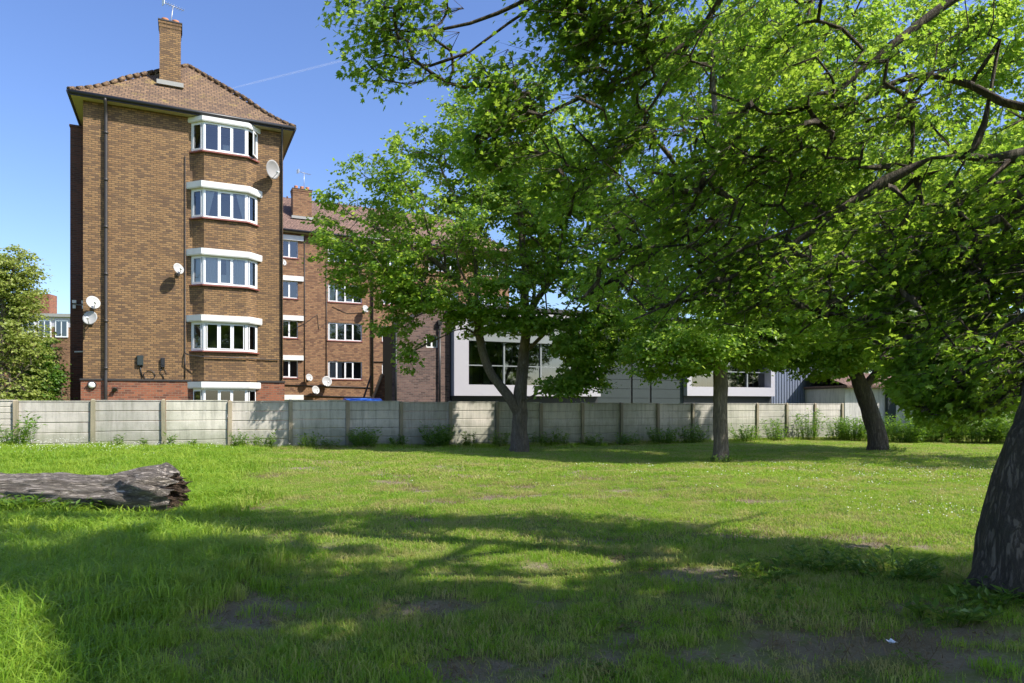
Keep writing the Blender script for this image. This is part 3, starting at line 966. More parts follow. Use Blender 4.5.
for fi, s in enumerate(FLOORS):
    top = s + 1.15
    # brick apron of the bay below the sill
    z_low = {0: 10.42, 1: 7.73, 2: 5.06, 3: 2.42, 4: -.4}[fi]
    mb = MB(); mb.prism(grow_poly(FR, -.03), z_low, s - .06)
    mb.build('bay_wall', M['brick'] if fi < 4 else M['brick_red'], flats)
    # frame
    mb = MB()
    for (p, q, ps) in ((FR[0], FR[1], 1), (FR[1], FR[2], 3), (FR[2], FR[3], 1)):
        L = math.hypot(q[0] - p[0], q[1] - p[1]); e = .075 / L
        openit = (fi == 0 and p == FR[2])
        seg_box(mb, p, q, 0.002, e, .06, .0, s, top); seg_box(mb, p, q, 1 - e, .998, .06, .0, s, top)
        seg_box(mb, p, q, e, 1 - e, .06, .0, s, s + .07); seg_box(mb, p, q, e, 1 - e, .06, .0, top - .07, top)
        for k in range(1, ps):
            c = e + (1 - 2 * e) * k / ps; seg_box(mb, p, q, c - .04 / L, c + .04 / L, .058, -.002, s + .07, top - .07)
        for k in range(ps):
            if openit: continue
            if ps == 3 and k == 1 or ps == 1 or fi == 3:
                c0 = e + (1 - 2 * e) * k / ps + .03 / L; c1 = e + (1 - 2 * e) * (k + 1) / ps - .03 / L; t = .035 / L
                for (a, b, za, zb) in ((c0, c0 + t, s + .071, top - .071), (c1 - t, c1, s + .071, top - .071), (c0 + t, c1 - t, s + .071, s + .105), (c0 + t, c1 - t, top - .105, top - .071)):
                    seg_box(mb, p, q, a, b, .0, .014, za, zb)
        if openit:  # casement standing open, hinged at its outer side
            h = Vector((q[0], q[1], 0)); dd = Vector((p[0] - q[0], p[1] - q[1], 0)); LL = dd.length * .86
            ang = math.atan2(dd.y, dd.x) + R(24); tip = h + Vector((math.cos(ang), math.sin(ang), 0)) * LL
            a2, b2 = (tip.x, tip.y), (h.x, h.y); ee = .05 / LL
            seg_box(mb, a2, b2, 0, ee, .02, .02, s + .08, top - .08); seg_box(mb, a2, b2, 1 - ee, 1, .02, .02, s + .08, top - .08)
            seg_box(mb, a2, b2, ee, 1 - ee, .02, .02, s + .08, s + .13); seg_box(mb, a2, b2, ee, 1 - ee, .02, .02, top - .13, top - .08)
            opened = (a2, b2)
    w = mb.build('bay_window', M['frame'], flats)
    mb = MB()
    for (p, q) in ((FR[0], FR[1]), (FR[1], FR[2])) + (((FR[2], FR[3]),) if fi else (opened,)):
        n = Vector((q[1] - p[1], p[0] - q[0], 0)).normalized() * -.03
        mb.face([(p[0] + n.x, p[1] + n.y, s + .03), (q[0] + n.x, q[1] + n.y, s + .03), (q[0] + n.x, q[1] + n.y, top - .03), (p[0] + n.x, p[1] + n.y, top - .03)])
    mb.build('pane', M['glass'], w)
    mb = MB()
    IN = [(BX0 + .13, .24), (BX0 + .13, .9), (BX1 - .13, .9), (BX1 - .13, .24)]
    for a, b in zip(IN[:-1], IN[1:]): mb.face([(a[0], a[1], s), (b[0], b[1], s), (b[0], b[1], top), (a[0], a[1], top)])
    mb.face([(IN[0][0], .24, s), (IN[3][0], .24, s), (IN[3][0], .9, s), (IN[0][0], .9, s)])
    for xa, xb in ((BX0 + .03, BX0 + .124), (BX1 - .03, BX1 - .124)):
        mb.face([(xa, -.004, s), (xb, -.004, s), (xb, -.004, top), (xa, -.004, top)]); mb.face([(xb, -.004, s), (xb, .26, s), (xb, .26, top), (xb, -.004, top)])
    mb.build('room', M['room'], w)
    # curtains seen behind the glass
    mb = MB()
    def cur(p, q, a, b, za, zb, off=.13, tie=0.0):
        p = Vector((p[0], p[1], 0)); q = Vector((q[0], q[1], 0)); d = q - p; n = Vector((d.y, -d.x, 0)).normalized()
        m = 14; P = []; mb = MB()
        for k in range(m + 1):
            t = a + (b - a) * k / m; c = p + d * t - n * (off + .02 * math.sin(k * 2.1)); P.append(c)
        for k in range(m):
            c, e = P[k], P[k + 1]
            c2, e2 = P[0].lerp(c, 1 - tie), P[0].lerp(e, 1 - tie)
            mb.face([(c2.x, c2.y, za), (e2.x, e2.y, za), (e.x, e.y, zb), (c.x, c.y, zb)], True)
        mb.build('curtain', M['curtain'], w)
    if fi == 0: cur(FR[1], FR[2], .44, .62, s + .08, s + .38)
    if fi == 1:
        cur(FR[1], FR[2], .06, .26, s + .05, top, tie=.75); cur(FR[1], FR[2], .97, .74, s + .05, top, tie=.75); cur(FR[2], FR[3], .1, .5, s + .05, top, tie=.6); cur(FR[0], FR[1], .9, .5, s + .05, top, tie=.6)
    if fi == 2:
        cur(FR[0], FR[1], .05, .95, s + .05, top); cur(FR[1], FR[2], .02, .34, s + .05, top); cur(FR[1], FR[2], .36, .98, s + .05, s + .45); cur(FR[1], FR[2], .52, .60, s + .05, top); cur(FR[2], FR[3], .05, .95, s + .05, top)
        cur(FR[1], FR[2], .70, .98, s + .05, top)
    if fi == 4: cur(FR[1], FR[2], .2, .4, s + .3, s + .5, .05)
    mb = MB(); mb.prism(grow_poly(FR, .07), s - .058, s - .002); mb.build('sill', M['sill'], w)
    # white concrete canopy over the bay
    mb = MB(); G = grow_poly(FR, .15 if fi else .10)
    hh = .27 if fi else .20
    G2 = grow_poly(FR, .13 if fi else .08)
    vs = [(p[0], p[1], top + .002) for p in G2] + [(p[0], p[1], top + .05) for p in G] + [(p[0], p[1], top + hh) for p in G]
    mb.mesh(vs, [(3, 2, 1, 0), (8, 9, 10, 11), (0, 1, 5, 4), (1, 2, 6, 5), (2, 3, 7, 6), (4, 5, 9, 8), (5, 6, 10, 9), (6, 7, 11, 10)])
    mb.build('canopy', M['white'], w)

# ------------------------------------------------------------------ things fixed to the flats
def dish(name, label, loc, aim, size, mat, rz=TH, group='satellite dishes on the flats', wall=.35):
    """satellite dish: bowl, feed arm, wall bracket; loc = centre of the bowl, wall lies `wall` behind it"""
    t = thing(name, label, 'satellite dish', loc, rz, group)
    a = Vector(aim).normalized(); size *= .88
    q = a.to_track_quat('Z', 'Y')
    mb = MB(); rings = 6; seg = 20
    for side in (1, -1):
        i0 = len(mb.v)
        for r in range(rings + 1):
            for k in range(seg):
                th = 2 * math.pi * k / seg; rr = r / rings
                p = q @ Vector((size * .92 * rr * math.cos(th), size * rr * math.sin(th), size * .22 * rr * rr - (0 if side > 0 else .012)))
                mb.v.append(tuple(p))
        for r in range(rings):
            for k in range(seg):
                k2 = (k + 1) % seg
                f = (i0 + r * seg + k, i0 + r * seg + k2, i0 + (r + 1) * seg + k2, i0 + (r + 1) * seg + k)
                mb.f.append(f if side > 0 else f[::-1]); mb.smooth.append(True)
    for k in range(seg):
        k2 = (k + 1) % seg; e = rings * seg; o2 = (rings + 1) * seg
        mb.f.append((e + k, e + k2, o2 + e + k2, o2 + e + k)); mb.smooth.append(False)
    mb.build('bowl', mat, t)
    mb = MB()
    foot = q @ Vector((0, -size * .95, size * .15)); tipv = q @ Vector((0, -size * .35, size * 1.05))
    mb.tube([q @ Vector((0, -size * .3, -.03)), foot, tipv], .014, 6)
    mb.build('feed_arm', M['metal'], t)
    mb = MB(); mb.tube([tipv - a * .09, tipv + a * .02], [.045, .032], 10); mb.build('receiver', M['frame'], t)
    mb = MB(); w = Vector((0, wall, -.12)); mb.tube([q @ Vector((0, 0, -.01)), Vector((0, wall * .45, -.02)), Vector((0, wall * .45, -.12)), w], .02, 6)
    mb.box((w.x - .07, wall - .02, w.z - .09), (w.x + .07, wall - .002, w.z + .09)); mb.build('bracket', M['pipe'], t)
    return t


def on_flats(u, out, z): return site(u, FD - out, z)


dish('satellite_dish', 'upper grey satellite dish of the pair beside the drainpipe near the left corner', on_flats(-3.0, .42, 5.28), (.35, -.8, .35), .30, M['dish'])
dish('satellite_dish', 'lower grey satellite dish of the pair beside the drainpipe near the left corner', on_flats(-3.08, .40, 4.70), (-.25, -.9, .3), .31, M['dish'])
dish('satellite_dish', 'single pale satellite dish left of the bay windows at third floor height', on_flats(-.12, .40, 6.80), (.45, -.75, .3), .26, M['dish'])
dish('satellite_dish', 'weathered brown satellite dish high up at the right corner under the eaves', on_flats(3.38, .42, 11.22), (.55, -.75, -.05), .44, M['dish_mesh'])

t = thing('cable_box', 'dark grey cable box with a looped cable on the brick wall, left of the pair', 'cable box', on_flats(-1.45, .0, 3.18), TH, 'cable boxes on the wall')
mb = MB(); mb.box((-.11, -.10, -.20), (.11, -.002, .20)); mb.box((-.09, -.12, -.17), (.09, -.1005, .17)); mb.build('casing', M['clad'], t)
mb = MB(); mb.tube([(0, -.03, -.2), (.03, -.03, -.45), (.08, -.03, -.66)], .022, 6)
mb.tube([(.1 + .22 + .2 * math.cos(a), -.03, -.56 + .17 * math.sin(a)) for a in np.linspace(2.6, 8.4, 22)], .014, 5); mb.build('cable', M['black'], t)
t = thing('cable_box', 'slim dark cable box nearer the bay windows, right of the pair', 'cable box', on_flats(-.66, .0, 3.12), TH, 'cable boxes on the wall')
mb = MB(); mb.box((-.07, -.10, -.18), (.07, -.002, .18)); mb.box((-.05, -.115, -.10), (.05, -.1005, .15)); mb.build('casing', M['black'], t)
mb = MB(); mb.tube([(-.03, -.03, -.18), (-.1, -.03, -.38), (.0, -.03, -.5), (.04, -.03, -.66)], .016, 6); mb.tube([(.03, -.03, -.18), (.12, -.03, -.4), (.16, -.03, -.42)], .012, 5); mb.build('cable', M['black'], t)
t = thing('bulkhead_light', 'round bulkhead light with half hood on the red brick base', 'wall light', on_flats(-3.06, .07, 2.2), TH)
mb = MB(); mb.tube([(0, -.002, 0), (0, -.05, 0), (0, -.07, 0)], [.15, .15, .13], 20)
mb.build('base', M['pipe'], t)
mb = MB(); mb.tube([(0, -.071, 0), (0, -.10, 0), (0, -.125, 0), (0, -.135, 0)], [.125, .11, .07, .01], 18); mb.build('lens', M['frame'], t)
mb = MB(); mb.tube([(.14 * math.cos(a), -.10, .14 * math.sin(a)) for a in np.linspace(.05, 3.1, 14)], .02, 6); mb.build('hood', M['pipe'], t)
t = thing('wall_vent', 'small dark round vent pipe poking from the red brick base', 'vent', on_flats(-2.30, .06, 2.05), TH)
mb = MB(); mb.tube([(0, 0, 0), (0, -.16, 0), (0, -.19, -.02)], [.07, .07, .085], 14); mb.build('pipe', M['pipe'], t)
mb = MB(); mb.box((-.10, -.02, -.10), (.10, -.002, .10)); mb.build('plate', M['brick_side'], t)
t = thing('security_light', 'white twin security light on an arm from the dark side stack', 'light', site(X0 - .28, FD + 2.29, 5.5), TH)
mb = MB(); mb.tube([(-.32, -.12, 0), (.52, -.12, -.02)], .018, 6); mb.tube([(0, 0, -.02), (0, -.12, -.01)], .02, 6); mb.build('arm', M['metal'], t)
for x in (-.26, .06):
    mb = MB(); mb.box((x - .07, -.2, .05), (x + .07, -.08, .17)); mb.box((x - .05, -.18, -.16), (x + .05, -.09, -.03)); mb.build('lamp', M['frame'], t)
t = thing('overflow_pipe', 'short white overflow pipe sticking out of the dark side stack', 'pipe', site(X0 - .25, FD + 2.29, 3.6), TH)
mb = MB(); mb.tube([(.05, 0, 0), (.05, -.14, 0), (-.02, -.18, 0), (-.28, -.2, -.02)], .028, 8); mb.build('tube', M['frame'], t)
mb = MB(); mb.tube([(.05, -.001, 0), (.05, -.02, 0)], .06, 10); mb.build('collar', M['frame'], t)


def aerial(label, loc, h, sc, lean=0):
    t = thing('tv_aerial', label, 'aerial', loc, TH + .4, 'television aerials')
    mb = MB(); mb.tube([(0, 0, 0), (lean, 0, h)], .02, 6); mb.build('mast', M['metal'], t)
    mb = MB(); mb.tube([(lean - .5 * sc, 0, h - .05), (lean + .6 * sc, 0, h - .05)], .014, 5)
    for k in range(8): x = lean - .45 * sc + k * .14 * sc; mb.tube([(x, -.2 * sc, h - .05), (x, .2 * sc, h - .05)], .008, 4)
    mb.build('boom', M['metal'], t)
    mb = MB(); mb.box((lean - .55 * sc, -.16 * sc, h - .22 * sc), (lean - .53 * sc, .16 * sc, h + .1 * sc)); mb.build('reflector', M['frame'], t)


aerial('spiky white television aerial on the tall front chimney', site(-.42, FD + 1.9, 17.42), .95, .75, .12)

# ------------------------------------------------------------------ the long block behind
RD = 48.4
rear = thing('apartment_block', 'long five storey orange brick apartment block set back behind the taller flats', 'building', site(0, RD), TH)
RX0, RX1, RDEP = -1.0, 22.95, 7.6
RF = [11.33, 8.60, 5.93, 3.25, .58]
hs = []
for s in RF:
    hs.append((6.02, 7.12, s, s + 1.17, 's'))
    for a in (9.12, 16.4, 20.3): hs.append((a, a + 2.35, s - .05, s + 1.18, 'w'))
    hs.append((12.91, 15.26, s - .0, s + 1.1, 'w'))
mb = MB(); wall_grid(mb, RX0, RX1, -.4, EAVE, [h[:4] for h in hs], 0, .12)
mb.face([(RX1, 0, -.4), (RX1, RDEP, -.4), (RX1, RDEP, EAVE), (RX1, 0, EAVE)]); mb.face([(RX0, RDEP, -.4), (RX0, 0, -.4), (RX0, 0, EAVE), (RX0, RDEP, EAVE)])
mb.face([(RX1, RDEP, -.4), (RX0, RDEP, -.4), (RX0, RDEP, EAVE), (RX1, RDEP, EAVE)])
mb.build('wall', M['brick_rear'], rear)
k = 0
for (a, b, c, d, ty) in hs:
    k += 1
    f = flat_window(rear, a, b, c, d, 2 if ty == 's' else 4, curtain=None if ty == 's' or k % 3 == 0 else ((a + .1, b - .1) if abs(c - 5.88) < .1 and a < 10 else (a + .1, a + .5 + .5 * (k % 2))))
    if ty == 's':
        mb = MB(); mb.box((a - .1, -.12, d + .003), (b + .35, .06, d + .33)); mb.build('canopy', M['white'], f)
rf = hip_roof('roof', RX0 - OV, RX1 + OV, -OV, RDEP + OV, EAVE + .12, 3.3, rear, M['tiles_rear'], flare=.1)
mb = MB(); mb.box((RX0 - OV + .05, -OV + .05, EAVE - .02), (RX1 + OV - .05, RDEP + OV - .05, EAVE + .012)); mb.build('soffit', M['cream'], rf)
mb = MB(); mb.tube([(RX0 - OV, -OV, EAVE + .075), (RX1 + OV, -OV, EAVE + .075)], .08, 8); mb.build('gutter', M['black'], rear)
mb = MB(); mb.tube([(12.2, -OV, EAVE), (12.2, -.1, EAVE - .5), (12.2, -.1, 0)], .07, 8)
mb.build('drainpipe', M['pipe'], rear)
mb = MB()
mb.tube([(7.55, -.03, EAVE - .1), (7.55, -.03, 3.0)], .03, 5); mb.tube([(9.0, -.03, 11.3), (9.0, -.03, 3.0)], .03, 5)
mb.tube([(6.1, -.05, 2.75), (12.1, -.05, 2.62)], .035, 5); mb.tube([(6.1, -.05, 2.05), (11.6, -.05, 1.95), (15.2, -.05, 1.95)], .04, 5)
mb.tube([(12.3, -.05, 4.45), (14.8, -.05, 4.5)], .03, 5)
mb.tube([(6.4, -.03, 6.3), (7.5, -.03, 6.9), (8.4, -.03, 7.6), (8.5, -.03, 6.6), (8.9, -.03, 7.0)], .018, 5); mb.tube([(9.4, -.03, 8.2), (10.4, -.03, 7.8), (11.6, -.03, 7.9)], .016, 5)
mb.build('cable', M['pipe'], rear)
chimney(rear, 6.94, 8.21, 1.1, 2.0, 13.3, 16.4, M['brick_rear'], [(7.2, 1.5), (7.6, 1.5), (7.98, 1.5)])
aerial('thin grey television aerial on the chimney of the long block behind', site(7.75, RD + 1.5, 16.4), 1.3, .9)
dish('satellite_dish', 'left dish of the three low on the long brick block behind', site(7.78, RD - .4, 3.24), (.3, -.85, .3), .30, M['dish'])
dish('satellite_dish', 'largest dish of the three low on the long brick block behind', site(8.95, RD - .4, 3.0), (.1, -.9, .25), .42, M['dish'])
dish('satellite_dish', 'lowest dish of the three just above the fence on the long block behind', site(8.2, RD - .4, 2.4), (.3, -.85, .3), .34, M['dish'])
dish('satellite_dish', 'lone pale dish under a four pane window by the drainpipe of the long block', site(11.61, RD - .4, 8.12), (.3, -.85, .3), .30, M['dish'])
dish('satellite_dish', 'small dish high on the long block, hard against the corner of the front flats', site(6.12, RD - .3, 10.9), (.3, -.85, .3), .26, M['dish'])

# raking stair wall, dark brick extension
t = thing('stair_wall', 'sloping tan brick stair wall with a leaning black pipe beside the dark brick extension', 'wall', site(9.6, 36.0), TH)
mb = MB(); vs = [(-.55, 0, -.3), (.15, 0, -.3), (.15, 0, 3.05), (0, 0, 3.0), (-.55, 0, 1.55)]
vs += [(x, .25, z) for x, _, z in vs]
mb.mesh(vs, [(0, 1, 2, 3, 4), (9, 8, 7, 6, 5), (1, 0, 5, 6), (2, 1, 6, 7), (3, 2, 7, 8), (4, 3, 8, 9), (0, 4, 9, 5)]); mb.build('wall', M['brick_rear'], t)
mb = MB(); mb.bar((-.60, -.0, 1.50), (.0, -.0, 3.07), .34, .08); mb.build('coping', M['post'], t)
mb = MB(); mb.tube([(-1.25, -.1, 0), (-1.2, -.1, 1.2), (-.62, -.1, 2.95)], .05, 8); mb.build('pipe', M['pipe'], t)

MD = 30.0
ext = thing('brick_extension', 'dark purple brick extension with a sloping roof edge and one small window', 'building', site(0, MD), TH)
mb = MB()
hole = (10.05, 10.62, 4.05, 4.62)
wall_grid(mb, 8.45, 11.20, -.4, 4.0, [], 0); wall_grid(mb, 8.45, 11.2, 4.0, 5.25, [(hole[0], hole[1], 4.05, 4.62)], 0, .15)
mb.face([(8.45, 0, 5.25), (11.2, 0, 5.25), (11.2, 0, 5.92), (10.5, 0, 5.92), (9.3, 0, 5.32)])
mb.face([(10.5, 7, -.4), (8.45, 0, -.4), (8.45, 0, 5.25), (10.5, 7, 5.9)]); mb.face([(11.2, 0, -.4), (11.2, 7, -.4), (11.2, 7, 5.92), (11.2, 0, 5.92)])
mb.face([(11.2, 7, -.4), (10.5, 7, -.4), (10.5, 7, 5.92), (11.2, 7, 5.92)])
mb.build('wall', M['brick_purple'], ext)
mb = MB()
prof = [(8.36, 5.25), (9.3, 5.33), (10.5, 5.93), (11.24, 5.93)]
for (a, za), (b, zb) in zip(prof[:-1], prof[1:]):
    e0 = 7 if a > 10.4 else .5; e1 = 7 if b > 10.4 else .5
    mb.mesh([(a, -.06, za), (b, -.06, zb), (b, e1, zb), (a, e0, za), (a, -.06, za + .08), (b, -.06, zb + .08), (b, e1, zb + .08), (a, e0, za + .08)],
            [(0, 3, 2, 1), (4, 5, 6, 7), (0, 1, 5, 4), (2, 3, 7, 6), (1, 2, 6, 5), (3, 0, 4, 7)])
mb.build('roof', M['pipe'], ext)
flat_window(ext, *hole, 2, y=.09, sill=False, opener=False, curtain=(10.1, 10.6))
mb = MB(); mb.tube([(8.6, -.10, 4.9), (8.6, -.1, 0)], .055, 8); mb.box((8.48, -.2, 4.85), (8.72, -.02, 5.1)); mb.tube([(10.66, -.1, 5.15), (10.66, -.1, 0)], .05, 8); mb.box((10.56, -.18, 5.1), (10.76, -.02, 5.3))
mb.build('drainpipe', M['black'], ext)

mod = thing('modern_building', 'low modern building with white framed glazing and grey green cladding behind the fence', 'building', site(0, MD), TH)


def glazed_box(x0, x1, z0, z1, sill, head, jamb, mulls):
    """projecting white frame round a band of dark glazing"""
    y0, y1 = -.35, .5
    mb = MB()
    mb.box((x0, y0, z0), (x0 + jamb, y1, z1)); mb.box((x1 - .3, y0, z0), (x1, y1, z1))
    mb.box((x0 + jamb, y0 + .002, z0), (x1 - .3, y1, sill)); mb.box((x0 + jamb, y0 + .002, head + 1.18), (x1 - .3, y1, z1))
    f = mb.build('window', M['panel_white'], mod)
    mb = MB(); mb.box((x0 + jamb, -.05, head), (x1 - .3, .45, head + 1.18)); mb.build('header_panel', M['panel_grey'], f)
    mb = MB()
    for m_ in mulls: mb.box((m_ - .04, .08, sill + .001), (m_ + .04, .2, head - .001))
    mb.box((x0 + jamb, .10, 3.28), (x1 - .3, .16, 3.33)); mb.build('mullion', M['panel_grey'], f)
    mb = MB(); mb.face([(x0 + jamb, .15, sill), (x1 - .3, .15, sill), (x1 - .3, .15, head), (x0 + jamb, .15, head)]); mb.build('pane', M['glass_dark'], f)
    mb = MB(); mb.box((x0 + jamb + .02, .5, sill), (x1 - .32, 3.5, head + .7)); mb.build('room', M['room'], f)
    mb = MB()
    for q in range(9):
        xx = x0 + jamb + .35 + q * (x1 - x0 - jamb - .8) / 9
        mb.box((xx, .35, sill + .05), (xx + .12 + .2 * (q % 3 == 1), .42, head - .1 - .25 * (q % 2)))
    mb.build('blind', M['black'] if q % 2 else M['panel_grey'], f)


glazed_box(11.27, 19.2, 1.86, 5.85, 2.38, 4.45, .72, [14.0, 16.0, 17.8])
glazed_box(24.75, 31.2, 1.92, 5.85, 2.42, 4.6, .3, [27.2, 29.5])
mb = MB(); mb.box((11.25, -.1, 1.3), (19.2, .5, 1.855)); mb.box((24.7, -.1, 1.3), (31.2, .5, 1.915)); mb.box((11.25, .0, -.4), (31.2, .5, 1.299)); mb.build('base', M['clad_seam'], mod)
mb = MB()
for (xa, xb) in ((19.22, 21.25), (21.37, 22.47), (22.59, 24.72)):
    z = 1.31
    while z < 6.0:
        mb.box((xa, -.06, z), (xb, .3, min(z + .465, 6.0))); z += .485
mb.build('cladding', M['clad'], mod)
mb = MB(); mb.box((19.2, -.0, 1.3), (24.74, .28, 6.0)); mb.build('joint', M['clad_seam'], mod)
mb = MB()
z0, z1 = -.4, 4.6
for q in range(30):
    xa = 31.22 + q * .22
    mb.box((xa, -.03, z0), (xa + .15, .2, z1)); mb.box((xa + .15, .02, z0), (xa + .22, .2, z1))
mb.build('ribbed_wall', M['clad_blue'], mod)
mb = MB(); mb.box((11.25, .51, -.4), (37.8, 12, 5.95)); mb.build('wall', M['clad'], mod)
mb = MB(); mb.box((11.2, -.4, 5.951), (37.9, 12.1, 6.12)); mb.build('roof', M['clad_seam'], mod)

shed = thing('rendered_outbuilding', 'low pale rendered outbuilding with grey green pillars at the right end of the fence', 'building', at(845, 403, 38).xy.to_3d(), R(9))
mb = MB(); mb.box((0, 0, -.6), (7.5, 5, 2.35)); mb.build('wall', M['render'], shed)
for x in (2.45, 5.5):
    mb = MB(); mb.box((x, -.22, -.6), (x + .5, -.002, 2.36)); mb.build('pillar', M['clad'], shed)
mb = MB(); mb.box((-.15, -.4, 2.37), (7.7, 5.2, 2.5)); mb.mesh([(-.15, -.4, 2.501), (7.7, -.4, 2.501), (7.7, 2.6, 3.3), (-.15, 2.6, 3.3)], [(0, 1, 2, 3)]); mb.mesh([(-.15, 5.2, 2.501), (7.7, 5.2, 2.501), (7.7, 2.6, 3.3), (-.15, 2.6, 3.3)], [(3, 2, 1, 0)])
mb.build('roof', M['tiles_rear'], shed)

# bin with a blue lid, just showing above the fence
b = thing('recycling_bin', 'large recycling bin with bright blue domed lid showing above the fence', 'bin', site(6.65, 28.0), TH)
mb = MB(); mb.mesh([(-.6, -.4, .15), (.6, -.4, .15), (.6, .4, .15), (-.6, .4, .15), (-.68, -.5, 1.42), (.68, -.5, 1.42), (.68, .5, 1.42), (-.68, .5, 1.42)], [(0, 3, 2, 1), (0, 1, 5, 4), (1, 2, 6, 5), (2, 3, 7, 6), (3, 0, 4, 7)]); mb.build('body', M['clad'], b)
mb = MB(); pr = [(-.54, 1.42), (-.52, 1.55), (-.3, 1.68), (0, 1.72), (.3, 1.68), (.52, 1.55), (.54, 1.42)]
vs = [(-.72, y, z) for y, z in pr] + [(.72, y, z) for y, z in pr]; n_ = len(pr)
mb.mesh(vs, [tuple(range(n_)), tuple(reversed(range(n_, 2 * n_)))] + [(q + 1, q, n_ + q, n_ + q + 1) for q in range(n_ - 1)] + [(0, n_ - 1, 2 * n_ - 1, n_)])
for x in (-.7, .66): mb.box((x, -.56, 1.5), (x + .06, -.50, 1.62))
mb.build('lid', M['blue'], b)
for x in (-.5, .5):
    for y in (-.3, .3):
        mb = MB(); mb.tube([(x - .03, y, .1), (x + .03, y, .1)], .1, 12); mb.build('wheel', M['black'], b)

# far flats on the left
far = thing('far_flats', 'distant pale flats with a flat roof and aerial glimpsed beyond the left trees', 'building', at(20, HZ, 88).xy.to_3d(), R(8))
mb = MB(); mb.box((-3, 0, -1), (13, 9, 11.3)); mb.build('wall', M['brick_rear'], far)
mb = MB(); mb.box((-3.4, -.4, 12.6), (13.4, 9.4, 13.0)); mb.build('roof', M['lead'], far)
mb = MB(); mb.box((-2.9, -.05, 11.301), (12.9, 9, 12.599)); mb.build('fascia', M['panel_white'], far)
for x in (0.3, 2.2, 4.2, 7, 10):
    mb = MB(); mb.box((x, -.12, 10.2 - .2), (x + 1.5, -.002, 12.2)); f = mb.build('window', M['frame'], far)
    for x2 in (x + .12, x + .8):
        mb = MB(); mb.face([(x2, -.125, 10.15), (x2 + .56, -.125, 10.15), (x2 + .56, -.125, 12.05), (x2, -.125, 12.05)]); mb.build('pane', M['glass_dark'], f)
mb = MB(); mb.box((-2.8, 3, 13.0), (2.0, 5, 16.0)); mb.build('stair_tower', M['brick_red'], far)
aerial('tall thin aerial on the roof of the distant pale flats', at(39, HZ, 89).xy.to_3d() + Vector((0, 0, 13.0)), 6.5, 2.2)

# faint vapour trail far beyond everything
m, nt, out = new_mat('vapour'); n = N(nt)
df = n('BsdfDiffuse', Color=rgb(.9, .9, .9)); tp = n('BsdfTransparent'); mx = n('MixShader', Fac=.06)
nt.links.new(tp.outputs[0], mx.inputs[1]); nt.links.new(df.outputs[0], mx.inputs[2]); nt.links.new(mx.outputs[0], out.inputs[0])
mb = MB(); A = at(225, 90, 6000); B = at(372, 53, 6400)
mb.tube([A.lerp(B, k) for k in np.linspace(0, 1, 12)], [2, 6, 8, 9, 9, 9, 10, 10, 10, 9, 8, 5], 8)
tag(mb.build('vapour_trail', m, uv=False), kind='structure')

